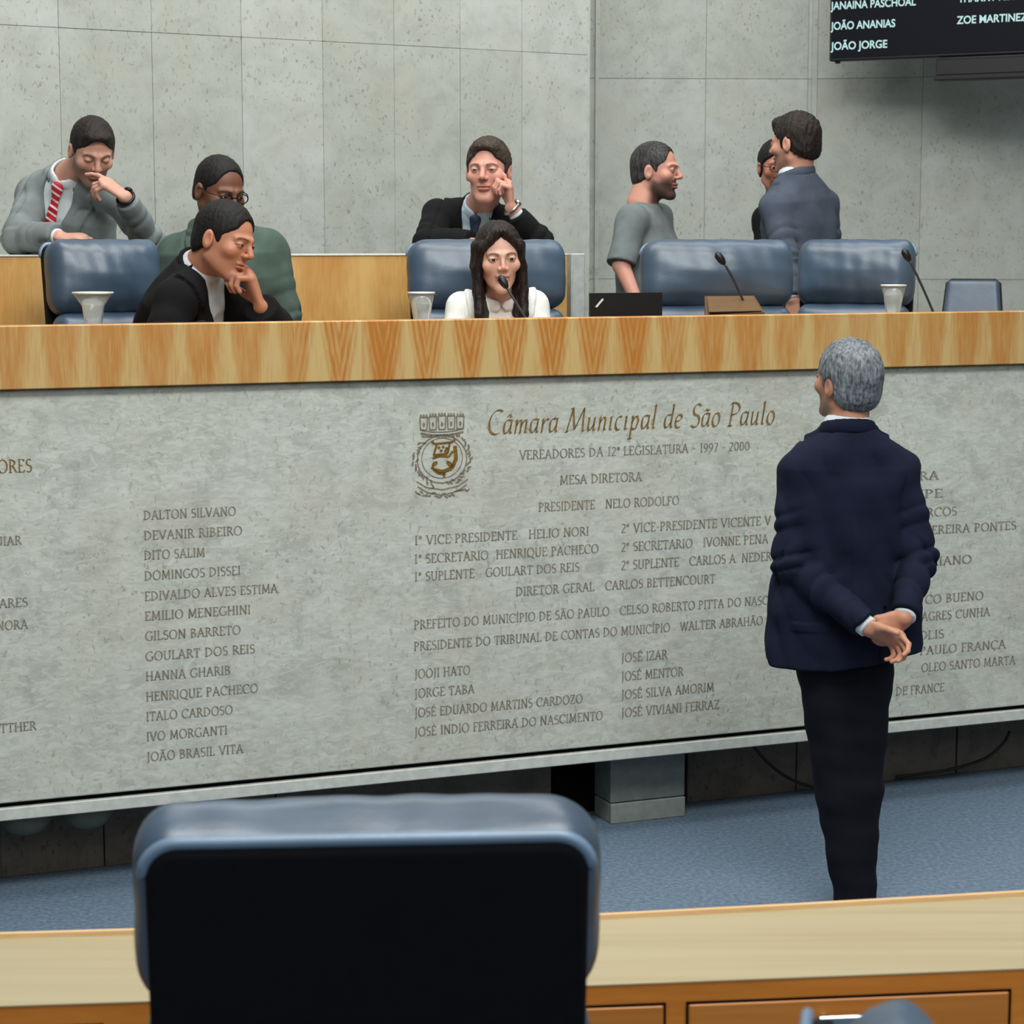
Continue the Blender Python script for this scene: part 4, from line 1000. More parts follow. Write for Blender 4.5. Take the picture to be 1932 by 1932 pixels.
def tinter(h, skin, lip=None, brow=(20, 15, 13), beard=0.0, beard_c=(30, 24, 22), stubble_low=-.035, iris=(26, 17, 12), shut=False, eyew=.85, blush=.22, mous=True, chinbeard=False):
    sk = A3(lin(skin)); lp = A3(lin(lip)) if lip else sk * A3(.80, .55, .52); br = A3(lin(brow)); bd = A3(lin(beard_c)); ir = A3(lin(iris)); wh = A3(lin((202, 196, 190)))
    def t(V):
        p = h.loc(V); x = np.abs(p[:, 0]); y = p[:, 1]; z = p[:, 2]; n = len(V)
        inh = (np.abs(p) < .2).all(1)
        C = np.repeat(sk[None], n, 0)
        def mixc(w, c): 
            w = np.clip(w, 0, 1)[:, None] * inh[:, None]; C[:] = C * (1 - w) + c * w
        fr = sstep(.02, .05, y)
        mixc(blush * np.exp(-(((x - .042) / .022) ** 2 + ((z + .018) / .02) ** 2)) * fr, sk * A3(1.0, .62, .58))
        mixc(.35 * np.exp(-((x / .014) ** 2 + ((z + .018) / .014) ** 2)) * fr, sk * A3(1.0, .66, .62))
        if beard > 0:
            w = sstep(stubble_low + .012, stubble_low - .012, z - .35 * np.maximum(0, .03 - y)) * sstep(-.02, .01, y) * sstep(-.160, -.125, z)
            if mous: w = np.maximum(w, np.exp(-((z + .0415) / .007) ** 2) * sstep(.036, .028, x) * fr)
            if chinbeard: w = w * sstep(.050, .036, x) 
            mixc(beard * w, bd)
        lipw = np.maximum(np.exp(-(x / .024) ** 4 - ((z + .0525) / .0055) ** 4), np.exp(-(x / .021) ** 4 - ((z + .0635) / .0062) ** 4)) * fr
        mixc(lipw * .9, lp); mixc(np.exp(-(x / .025) ** 4 - ((z + .0575) / .0017) ** 2) * fr * .8, lp * .35)
        ex = x - .032; ez = z - .006
        if not shut:
            op = (.0050 * eyew) * (1 - (ex / .0150) ** 2)
            mixc(sstep(.0018, -.0006, np.abs(ez) - op) * fr * (np.abs(ex) < .0155), wh)
            mixc(sstep(.0072, .0058, np.sqrt(ex ** 2 + ez ** 2)) * sstep(.0018, -.0004, np.abs(ez) - op) * fr, ir)
            mixc(np.exp(-((ez - op) / .0018) ** 2) * (np.abs(ex) < .017) * fr * .92, br * .6)
            mixc(np.exp(-((ez + op) / .0014) ** 2) * (np.abs(ex) < .015) * fr * .45, br)
        else:
            mixc(np.exp(-((ez + .003 - 0 * ex) / .0022) ** 2) * (np.abs(ex) < .016) * fr * .85, br * .7)
        bz = .0225 + .004 * np.sin((x - .014) / .034 * math.pi)
        mixc(np.exp(-((z - bz) / .0042) ** 2) * sstep(.010, .016, x) * sstep(.054, .046, x) * fr * .9, br)
        mixc(np.exp(-(((x - .0075) / .004) ** 2 + ((z + .0305) / .0026) ** 2)) * sstep(.08, .09, y) * .7, sk * .25)
        return C
    return t
def hair(h, mat, body, origin, th=.010, hz=.0, low=-.070, side=-.012, sideb=-.030, bald=0.0, bumps=.003, wl=.02, extra=None, name='hair', seed=7, vox=.0042, front=(.070, .072, .098), quiff=0.0):
    S = h.s
    def g(P):
        p = h.loc(P); q = p.copy(); q[:, 0] = np.abs(q[:, 0])
        d = ell((0, -.014, .034), (.0755 + th, .096 + th, .088 + th * 1.25))[0](p)
        d = smin(d, ell((0, -.050, -.028), (.064 + th * .6, .052 + th * .6, .055))[0](p), .03)
        if quiff: d = smin(d, ell((0, .060, .088), (.050, .030, .018 + quiff))[0](p), .02)
        d = smax(d, -ell((0, .108, -.014 + hz), front)[0](p), .008)
        # below the line from sideburn to nape
        yy = p[:, 1]; line = np.where(yy > .0, side + (sideb - side) * sstep(.0, .03, yy) * 0, side + (low - side) * np.clip(-yy / .085, 0, 1))
        d = smax(d, (line - p[:, 2]), .008)
        d = smax(d, -ell((.085, -.006, -.012), (.026, .022, .034))[0](q), .008)
        d = smax(d, p[:, 1] - .030 - 1.2 * np.maximum(p[:, 2] - .02, 0), .01) if True else d
        return d * S
    sh = Sh().u((g, h.c - .17, h.c + .17)); sb = {'s': sh}
    if extra: extra(sh)
    wv = waves(bumps, wl, seed); wv2 = waves(bumps * .6, wl * .45, seed + 1); sh.disp(lambda P: wv(P * A3(1, 1, .55)) + wv2(P))
    return solid(name, sh, vox, mat, body, origin)
def torso_frame(N, PV, SL, SR):
    up = nrm(A3(N) - PV); r = A3(SR) - SL; r = nrm(r - up * np.dot(r, up)); return np.stack([r, np.cross(up, r), up])
def make_person(nm_label, h, J_, skin, tint, origin, legs='stand', hands=None, girth=1.0, neck_r=.054, vox=.0085, head_vox=.0024, hand_vox=.0034, foot_z=.8, leg_front=None, group=None, shoulder_r=.055):
    N, SL, SR, PV, EL, ER, WL, WR = (A3(J_[q]) for q in ('N', 'SL', 'SR', 'PV', 'EL', 'ER', 'WL', 'WR'))
    R = torso_frame(N, PV, SL, SR); L = np.linalg.norm(N - PV)
    sh = Sh(); sh.u(h.prim())
    sh.u(cap(h.w(0, -.030, -.045), N + R[2] * .0, neck_r * h.s, (neck_r + .006) * h.s), .018)
    sh.u(loft(PV, R, [(-.08, 0, 0, .14 * girth, .10 * girth), (0, 0, 0, .150 * girth, .105 * girth), (L * .3, 0, .01, .132 * girth, .095 * girth), (L * .65, 0, .01, .145 * girth, .092 * girth), (L * .84, 0, 0, .11 * girth, .068), (L * .95, 0, 0, .05, .048)]), .03)
    for S, E, W, hd in ((SL, EL, WL, 'L'), (SR, ER, WR, 'R')):
        sh.u(cap(N - R[2] * .045, S, .030, shoulder_r - .020), .02); sh.u(cap(S, E, shoulder_r - .016, .036), .03); sh.u(cap(E, W, .036, .025), .015)
    fine = [(h.c, .135, head_vox)]
    for hd, args in (hands or {}).items():
        W = WL if hd == 'L' else WR
        hand(sh, W, side=args.get('side', 1), **{q: v for q, v in args.items() if q != 'side'}); fine.append((W + nrm(args['fw']) * .08, .10, hand_vox))
    fwd = R[1] * A3(1, 1, 0); fwd = nrm(fwd if leg_front is None else leg_front); rt = np.cross(fwd, A3(0, 0, 1))
    legs_pts = []
    for s_ in (-1, 1):
        H = PV + rt * s_ * .09 - A3(0, 0, .03)
        if legs == 'stand':
            F = A3(origin[0], origin[1], foot_z) + rt * s_ * .09; A_ = F + A3(0, 0, .08); K = (H + A_) / 2 + fwd * .03
        else:
            K = H + fwd * .40 + A3(0, 0, -.01) + rt * s_ * .03; A_ = A3(K[0], K[1], foot_z + .08) - fwd * .03; F = A_ - A3(0, 0, .08)
        if 'legs' in J_: H, K, A_ = (A3(q) for q in J_['legs'][0 if s_ < 0 else 1]); F = A3(A_[0], A_[1], foot_z)
        sh.u(cap(H, K, .078, .050), .03); sh.u(cap(K, A_, .048, .034), .02); sh.u(fcap(A_ - A3(0, 0, .045), F + fwd * .15 + A3(0, 0, .03), .036, .026, (0, 0, 1), .7), .02)
        legs_pts.append((H, K, A_, F))
    sh.lo[2] = max(sh.lo[2], foot_z + .004)
    body = solid('person', sh, vox, 'skin', None, origin, fine, tint, label=nm_label, category='person'); body.location = tuple(map(float, origin))
    return body, dict(N=N, SL=SL, SR=SR, PV=PV, EL=EL, ER=ER, WL=WL, WR=WR, R=R, L=L, fwd=fwd, legs=legs_pts)
def sleeves(sh, T, rs, up_to=1.0, sh_k=.045):
    for S, E, W in ((T['SL'], T['EL'], T['WL']), (T['SR'], T['ER'], T['WR'])):
        sh.u(cap(T['N'] - T['R'][2] * .035, S, rs[0] - .012, rs[0]), .035)
        sh.u(cap(S, E, rs[0], rs[1]), sh_k)
        sh.u(cap(E, E + (W - E) * up_to, rs[1], rs[2]), .02)
def sleeve_wrinkles(T, amp=.005):
    def f(P):
        d = np.zeros(len(P))
        for S, E, W in ((T['SL'], T['EL'], T['WL']), (T['SR'], T['ER'], T['WR'])):
            for a, b in ((S, E), (E, W)):
                ba = b - a; L = np.linalg.norm(ba); u = ba / L; pa = P - a; t = pa @ u
                r = ln(pa - t[:, None] * u); near = np.exp(-(r / .075) ** 4)
                w_ = np.exp(-(((t - (L if a is S else 0)) / (.55 * L)) ** 2))
                side = pa @ nrm(np.cross(u, A3(.3, .5, .8)))
                d += amp * near * w_ * (1.1 - 2.0 * np.abs(np.sin(t * math.pi / .062 + side * 13 + np.sin(t * 45 + side * 20) * .6))) * (t > -.02) * (t < L + .03)
        return d
    return f
def jacket_torso(T, g=1.0, hem=-.16, gz=1.0, hemw=1.0, belly=0.0, boxy=1.0):
    L = T['L']; return loft(T['PV'], T['R'], [(hem, 0, .0, .188 * g * hemw, .136 * g), (0, 0, .005, .182 * g * boxy * (1 + (hemw - 1) * .5), .132 * g), (L * .28, 0, .008 + belly, .168 * g * boxy, .122 * g + belly), (L * .6, 0, .012, .186 * g, .128 * g), (L * .80, 0, .006, .180 * g, .112 * g), (L * .92, 0, -.004, .125 * g, .085 * g), (L * 1.0, 0, -.006, .072, .068)])
def suit(body, T, o, mat, shirt='shirt_white', tie=None, g=1.0, hem=-.16, rs=(.060, .053, .042), vz=.45, vox=.0065, wr=.005, collar=True, sleeve_to=.93, seed=1, extra=None, shirt_on=True, lap=True, vee=.070, belly=0.0, cuffs=True, tie_w=.030, name='suit_jacket', hemw=1.0, boxy=1.0, arm_k=.022):
    R, L, PV, N = T['R'], T['L'], T['PV'], T['N']
    lc = lambda P: (P - PV) @ R.T
    sh = Sh().u(jacket_torso(T, g, hem, hemw=hemw, belly=belly, boxy=boxy))
    for S in (T['SL'], T['SR']): sh.u(cap(T['N'] - R[2] * .030, S, rs[0] - .010, rs[0] - .002), .05)
    z0, z1 = L * vz, L * 1.02
    def wedge(P):
        q = lc(P); hw = vee * np.clip((q[:, 2] - z0) / (z1 - z0), -1, 1.2) - .004
        return np.maximum(np.maximum(np.abs(q[:, 0]) - hw, -(q[:, 1] + .0)), z0 - q[:, 2])
    sh.sub(lambda P: ln((P - (N + R[2] * .055 + R[1] * .01)) * 1.0) - .060, .01)
    if vee > 0: sh.sub(wedge, .006)
    for S, E, W in ((T['SL'], T['EL'], T['WL']), (T['SR'], T['ER'], T['WR'])):
        arm = Sh().u(cap(S, E, rs[0], rs[1])).u(cap(E, E + (W - E) * 1.05, rs[1], rs[2]), .02); uw = nrm(W - E); arm.inter(lambda P, q=E + (W - E) * sleeve_to, uw=uw, S=S: np.minimum((P - q) @ uw, np.maximum(9 * (ln(P - q) > .12), (P - q) @ uw)), .006); sh.u((arm, arm.lo, arm.hi), arm_k)
    if lap and vee > 0:
        def lapel(P):
            q = lc(P); t_ = np.clip((q[:, 2] - z0) / (z1 - z0), 0, 1.2); e = np.abs(q[:, 0]) - vee * t_; wl_ = .012 + .050 * np.minimum(t_ * 1.3, 1)
            notch = np.exp(-((t_ - .80 - (e / .05) * .06) / .03) ** 2) * (e > .02)
            m_ = (q[:, 1] > 0) * (q[:, 2] > z0 - .02) * (np.abs(q[:, 0]) < .16); return (-.0100 * sstep(wl_ + .003, wl_ - .002, e) * (1 - notch) + .0085 * np.exp(-((e - wl_ - .005) / .005) ** 2)) * m_
        sh.disp(lapel)
        seam = lambda P: (lambda q: .004 * np.exp(-(q[:, 0] / .0035) ** 2) * (q[:, 1] > 0) * (q[:, 2] < z0))(lc(P))
        sh.disp(seam)
    wv = waves(wr * .55, .16, seed); sh.disp(wv).disp(sleeve_wrinkles(T, wr))
    if extra: extra(sh, lc)
    jk = solid(name, sh, vox, mat, body, o)
    # raised jacket collar round the back of the neck
    cs = Sh(); pts = []
    for a in np.linspace(-125, 125, 15):
        ar = math.radians(a); pts.append(N + R.T @ A3(.074 * math.sin(ar), -.072 * math.cos(ar) + .006, .014 + .020 * math.cos(ar) - .012))
    for a, b in zip(pts[:-1], pts[1:]): cs.u(fcap(a, b, .020, .020, nrm(((a + b) / 2 - N) * A3(1, 1, .3)), .42), .008)
    solid('jacket_collar', cs, .0055, mat, jk, (0, 0, 0)).location = (0, 0, 0)
    bpy.data.objects[-1] if False else None
    for ch in jk.children: ch.data.transform(Matrix.Translation(Vector([-float(x) for x in o])))
    if shirt_on:
        ss = Sh().u(jacket_torso(T, g * .93, -.02), .02)
        for S in (T['SL'], T['SR']): ss.u(cap(T['N'] - R[2] * .032 + R[1] * .004, S * .5 + T['N'] * .5, rs[0] - .018, rs[0] - .024), .04)
        ss.inter(lambda P: -lc(P)[:, 1] - .045, .01)
        def cb(P):
            q = lc(P); return .0
        cp_ = []
        for a in np.linspace(-160, 160, 19):
            ar = math.radians(a); front = (1 - math.cos(ar)) / 2
            cp_.append(N + R.T @ A3(.064 * math.sin(ar), -.060 * math.cos(ar) + .012, .038 - .034 * front))
        for a, b in zip(cp_[:-1], cp_[1:]): ss.u(fcap(a, b, .021, .021, nrm((a + b) / 2 - N), .34), .004)
        if cuffs:
            for E, W in ((T['EL'], T['WL']), (T['ER'], T['WR'])): cf = Sh().u(cap(E + (W - E) * .80, E + (W - E) * 1.0, rs[2] - .012, rs[2] - .011)); uw = nrm(W - E); cf.inter(lambda P, q=E + (W - E) * (sleeve_to + .055), uw=uw: (P - q) @ uw, .004); ss.u((cf, cf.lo, cf.hi), .003)
        ss.disp(waves(.002, .08, seed + 3))
        solid('shirt', ss, .0052, shirt, body, o)
    if tie:
        zt = L * .965; yk = .068
        ts = Sh(); fr = [lambda z: 0]
        def fy(z):
            S = np.array([(0, .137), (L * .28, .130 + belly), (L * .6, .140), (L * .80, .118), (L * .92, .086), (L, .068)]); return float(np.interp(z, S[:, 0], S[:, 1])) * (g * .945 if z < L * .9 else 1)
        P0 = lambda z, x=0, e=.010: PV + R.T @ A3(x, fy(z) + e, z)
        ts.u(fcap(P0(L * .985, 0, .014), P0(L * .92, 0, .012), .025, .016, R[1], .6), .004)
        zs = np.linspace(L * .92, L * .30, 9)
        for i, (a, b) in enumerate(zip(zs[:-1], zs[1:])): ts.u(fcap(P0(a), P0(b), .016 + (tie_w - .016) * i / 8, .016 + (tie_w - .016) * (i + 1) / 8, R[1], .26), .004)
        solid('tie', ts, .004, tie, body, o)
    return jk
def trousers(body, T, o, mat, rk=.070, ra=.050, rh=.092, vox=.0085, seed=2, waist=.10, wr=.005):
    sh = Sh()
    for H, K, A_, F in T['legs']:
        sh.u(cap(H, K, rh, rk), .03); sh.u(cap(K, A_ - A3(0, 0, .02), rk, ra), .03)
    sh.u(ell(T['PV'] - T['R'][2] * .02, (.165, .135, .12), T['R']), .04)
    sh.disp(waves(wr, .10, seed)); sh.lo[2] += 0
    return solid('trousers', sh, vox, mat, body, o)
def shoes(body, T, o):
    for H, K, A_, F in T['legs']:
        sh = Sh().u(fcap(F + A3(0, 0, .036), F + T['fwd'] * .17 + A3(0, 0, .030), .042, .036, (0, 0, 1), .8), .01); sh.u(cap(F + A3(0, 0, .05), F + A3(0, 0, .09), .044, .045), .02)
        z_ = F[2]; sh.sub(lambda P: P[:, 2] - z_ - .002, .003); sh.lo[2] = z_
        solid('shoe', sh, .008, 'shoe_leather', body, o)
def spectacles(body, h, o, mat='black_metal'):
    mb = MB(); L_ = lambda *p: h.w(*p) - A3(o)
    for s_ in (-1, 1):
        pts = [L_(s_ * .033 + .0215 * math.cos(a), .098, .004 + .016 * math.sin(a)) for a in np.linspace(0, 2 * math.pi, 19)]
        mb.tube(pts, .0022, 6); mb.tube([L_(s_ * .054, .097, .010), L_(s_ * .076, .06, .010), L_(s_ * .083, -.002, .012), L_(s_ * .082, -.015, .0)], .002, 6)
    mb.tube([L_(-.012, .099, .008), L_(0, .104, .010), L_(.012, .099, .008)], .002, 6)
    return mb.obj('spectacles', mat, body, smooth=True)
def wristwatch(body, T, o, side, mat):
    E, W = (T['EL'], T['WL']) if side == 'L' else (T['ER'], T['WR']); u = nrm(W - E); c = W - u * .005 - A3(o)
    mb = MB(); a = nrm(np.cross(u, A3(0, 0, 1))); b = np.cross(u, a)
    mb.tube([c + (a * math.cos(t) + b * math.sin(t)) * .032 for t in np.linspace(0, 2 * math.pi, 21)], .006, 8)
    mb.tube([c + b * -.030, c + b * -.040], .016, 14)
    return mb.obj('wristwatch', mat, body, smooth=True)

WALK = .8
TAN, FAIR, OLIVE, BROWN = (196, 146, 122), (206, 158, 138), (186, 134, 108), (112, 74, 56)

# --- standing man in the navy suit, his back to us
def navy_man():
    Y = 6.3
    o = A3(PZ(1606, 1722, 0)); 
    J_ = dict(N=J(1600, 812, Y), SL=J(1506, 890, Y + .01), SR=J(1699, 888, Y + .01), PV=J(1592, 1150, Y + .02), EL=J(1492, 1062, Y - .03), ER=J(1732, 1052, Y - .03), WL=J(1640, 1186, Y - .21), WR=J(1706, 1166, Y - .19))
    J_['legs'] = [(J(1556, 1240, Y + .02), J(1580, 1490, Y + .02), J(1604, 1690, Y + .00)), (J(1632, 1240, Y + .02), J(1622, 1490, Y + .04), J(1622, 1690, Y + .05))]
    h = Head(J(1597, 722, Y + .02), (-.58, .80, .16), (0.02, -.12, 1), 1.0)
    tn = tinter(h, (192, 138, 112), beard=.55, beard_c=(96, 92, 88), stubble_low=-.045)
    cam_ = A3(0, -1, 0)
    hands = {'L': dict(fw=(.78, -.12, -.34), pn=(-.15, -.72, -.62), side=-1, curls=[(40, 42, 30), (48, 44, 30), (54, 46, 30), (58, 48, 30)], spread=6, thumb=(45, 40)),
             'R': dict(fw=(-.62, .10, -.55), pn=(-.3, .6, -.2), side=-1, curl=(60, 70, 40), spread=2, thumb=(30, 10))}
    body, T = make_person('person in navy suit standing on the carpet with hands clasped behind his back', h, J_, TAN, tn, o, 'stand', hands, foot_z=0.0, leg_front=(.1, 1, 0), vox=.009, hand_vox=.0030)
    def ex(sh, lc):
        L = T['L']
        # shoulder-blade hollow, back folds and the vents
        sh.disp(lambda P: (lambda q: .0030 * np.exp(-(q[:, 0] / .004) ** 2) * (q[:, 1] < 0) * (q[:, 2] < L * .95))(lc(P)))
        fold = waves(.006, .11, 31, 4); sh.disp(lambda P: (lambda f: -np.abs(f) + .003)(fold(P * A3(1, 1, .6))))
        sh.disp(lambda P: (lambda q: .010 * np.exp(-((q[:, 0] - .02) / .10) ** 2 - ((q[:, 2] - L * .80) / .035) ** 2) * (q[:, 1] < 0))(lc(P)))
        sh.disp(lambda P: (lambda q: .004 * np.sin(q[:, 0] * 42 + q[:, 2] * 16) * sstep(.05, .2, q[:, 2]) * sstep(L * .8, L * .5, q[:, 2]) * (q[:, 1] < 0) * np.exp(-(q[:, 0] / .14) ** 4))(lc(P)))
        for x_ in (.105,):
            sh.disp(lambda P: (lambda q: .012 * np.exp(-((q[:, 0] - x_ - .15 * np.minimum(q[:, 2], 0)) / .004) ** 2) * (q[:, 1] < 0) * (q[:, 2] < .03))(lc(P)))
        sh.disp(lambda P: (lambda q: -.004 * (np.abs(q[:, 0] + .115) < .060) * (np.abs(q[:, 2] + .03) < .014))(lc(P)))
        sh.inter(lambda P: (lambda q: -.185 - q[:, 2] + .16 * np.maximum(q[:, 0], -.05) + .03)(lc(P)), .008)
    jk = suit(body, T, o, 'suit_navy', 'shirt_white', None, g=1.03, hem=-.20, vz=.3, rs=(.060, .056, .044), vox=.0055, wr=.010, extra=ex, hemw=1.20, sleeve_to=.94, boxy=1.14, arm_k=.012)
    trousers(body, T, o, 'trousers_navy', rk=.066, ra=.048, rh=.090, vox=.008, wr=.004); shoes(body, T, o)
    hair(h, 'hair_silver', body, o, th=.013, low=-.100, side=-.018, bumps=.0020, wl=.035)
navy_man()

# --- man in the light grey suit, leaning on the bench, hand at his mouth
def grey_man():
    o = D(*(ST(150, 540, 1.98)[0], 1.98, WALK))
    J_ = dict(N=J(132, 332, 8.13), SL=J(220, 376, 8.02), SR=J(62, 364, 8.18), PV=J(130, 575, 8.45), EL=J(283, 455, 7.98), ER=J(36, 448, 8.02), WL=J(236, 372, 7.80), WR=J(112, 447, 7.86))
    h = Head(J(174, 286, 8.00), (.36, -.80, -.50), (.10, -.15, 1), 1.0)
    tn = tinter(h, (198, 150, 130), beard=.62, beard_c=(52, 38, 34), stubble_low=-.036, shut=True)
    hands = {'L': dict(fw=(-.75, -.05, .52), pn=(-.45, .35, -.75), side=-1, curls=[(10, 20, 10), (50, 55, 30), (58, 58, 30), (62, 60, 30)], thumb=(28, 30)),
             'R': dict(fw=(.92, -.22, -.06), pn=(.1, .2, -.95), side=-1, curl=(20, 28, 18), spread=3, thumb=(25, 10))}
    body, T = make_person('person in light grey suit and striped red tie leaning on the rear bench', h, J_, FAIR, tn, o, 'stand', hands)
    suit(body, T, o, 'suit_grey', 'shirt_white', 'tie_red', g=1.06, vz=.15, vee=.085, wr=.007, tie_w=.046, seed=4)
    trousers(body, T, o, 'trousers_dark'); shoes(body, T, o); wristwatch(body, T, o, 'L', 'wrist_watch_dark')
    hair(h, 'hair_dark', body, o, th=.006, low=-.062, side=-.02, quiff=.004, bumps=.0016, front=(.072, .074, .106))
grey_man()

# --- man in the dark green jacket
def green_man():
    Y = 7.78; o = D(*(ST(425, 540, 1.18)[0], 1.18, WALK))
    J_ = dict(N=J(415, 428, Y), SL=J(503, 472, Y - .03), SR=J(338, 480, Y + .05), PV=J(430, 660, Y + .03), EL=J(532, 590, Y - .02), ER=J(322, 600, Y + .02), WL=J(520, 700, Y - .15), WR=J(350, 700, Y - .15))
    h = Head(J(414, 362, Y - .05), (.62, -.72, -.30), (.12, -.1, 1), 1.04)
    tn = tinter(h, BROWN, lip=(104, 60, 52), blush=.1, beard=.35, beard_c=(30, 24, 22), stubble_low=-.06, iris=(14, 10, 8))
    body, T = make_person('person in dark green jacket and spectacles standing behind the man in black', h, J_, BROWN, tn, o, 'stand', {'L': dict(fw=(0, -.3, -1), pn=(-.9, .3, 0), side=1, curl=(25, 30, 20)), 'R': dict(fw=(0, -.3, -1), pn=(.9, .3, 0), side=-1, curl=(25, 30, 20))}, girth=1.12, shoulder_r=.062)
    suit(body, T, o, 'jacket_green', 'shirt_white', None, g=1.20, vz=.5, vee=.05, rs=(.076, .070, .052), wr=.008, seed=8)
    trousers(body, T, o, 'trousers_dark'); shoes(body, T, o); spectacles(body, h, o, 'black_metal')
    hair(h, 'hair_black', body, o, th=.003, low=-.06, side=-.012, bumps=.0010, front=(.082, .086, .124))
green_man()

# --- man in the black jacket bent over the counter, fist at his mouth
def black_man():
    o = D(*(ST(330, 540, .80)[0], .80, WALK))
    J_ = dict(N=J(374, 508, 7.20), SL=J(425, 545, 7.38), SR=J(334, 566, 7.07), PV=J(300, 745, 7.46), EL=J(512, 622, 7.20), ER=J(300, 660, 6.98), WL=J(492, 580, 7.10), WR=J(400, 628, 6.92))
    h = Head(J(424, 455, 7.13), (.86, -.44, -.26), (.26, 0, 1), 1.06)
    tn = tinter(h, (190, 132, 104), beard=.15, beard_c=(70, 50, 44), shut=False, eyew=.6, iris=(16, 11, 9))
    hands = {'L': dict(fw=(-.36, -.02, .93), pn=(-.80, -.2, -.35), side=-1, curls=[(55, 75, 45), (60, 78, 45), (64, 78, 45), (66, 78, 45)], spread=1, thumb=(40, 45), sc=1.25),
             'R': dict(fw=(.95, .1, -.1), pn=(0, .2, -1), side=-1, curl=(20, 25, 20))}
    body, T = make_person('person in black jacket bent over the rostrum, fist at his chin, in profile', h, J_, TAN, tn, o, 'sit', hands, girth=1.08, shoulder_r=.060, leg_front=-RV)
    suit(body, T, o, 'suit_black', 'shirt_collar_grey', None, g=1.12, vz=.2, vee=.085, rs=(.074, .064, .048), wr=.006, seed=9)
    trousers(body, T, o, 'trousers_dark'); shoes(body, T, o)
    hair(h, 'hair_black', body, o, th=.006, low=-.066, side=-.018, bumps=.0015, front=(.074, .078, .112))
black_man()

# --- man in the black suit, cheek on his fist, leaning on the bench
def mid_man():
    o = D(*(ST(905, 540, 2.05)[0], 2.05, WALK))
    J_ = dict(N=J(906, 392, 8.75), SL=J(982, 426, 8.68), SR=J(826, 404, 8.74), PV=J(900, 610, 9.05), EL=J(1018, 458, 8.55), ER=J(806, 456, 8.60), WL=J(964, 392, 8.50), WR=J(905, 462, 8.46))
    h = Head(J(921, 324, 8.60), (-.20, -.97, -.02), (-.02, -.05, 1), 1.08)
    tn = tinter(h, (208, 152, 134), beard=.12, beard_c=(110, 80, 72), eyew=.55, brow=(50, 36, 30))
    hands = {'L': dict(fw=(-.12, -.02, .98), pn=(-.90, -.10, -.2), side=-1, curls=[(12, 22, 16), (62, 78, 45), (66, 78, 45), (68, 78, 45)], spread=2, thumb=(38, 30)),
             'R': dict(fw=(.95, -.2, -.05), pn=(0, .2, -1), side=-1, curl=(20, 25, 20))}
    body, T = make_person('person in black suit resting his cheek on his fist on the rear bench', h, J_, FAIR, tn, o, 'stand', hands)
    suit(body, T, o, 'suit_black', 'shirt_pale_blue', 'tie_blue', g=1.02, vz=.2, vee=.078, wr=.006, seed=12, sleeve_to=.80, tie_w=.034)
    trousers(body, T, o, 'trousers_dark'); shoes(body, T, o); wristwatch(body, T, o, 'L', 'silver_watch')
    hair(h, 'hair_brown', body, o, th=.008, low=-.064, side=-.016, quiff=.008, bumps=.003, wl=.03, front=(.072, .074, .106))
mid_man()

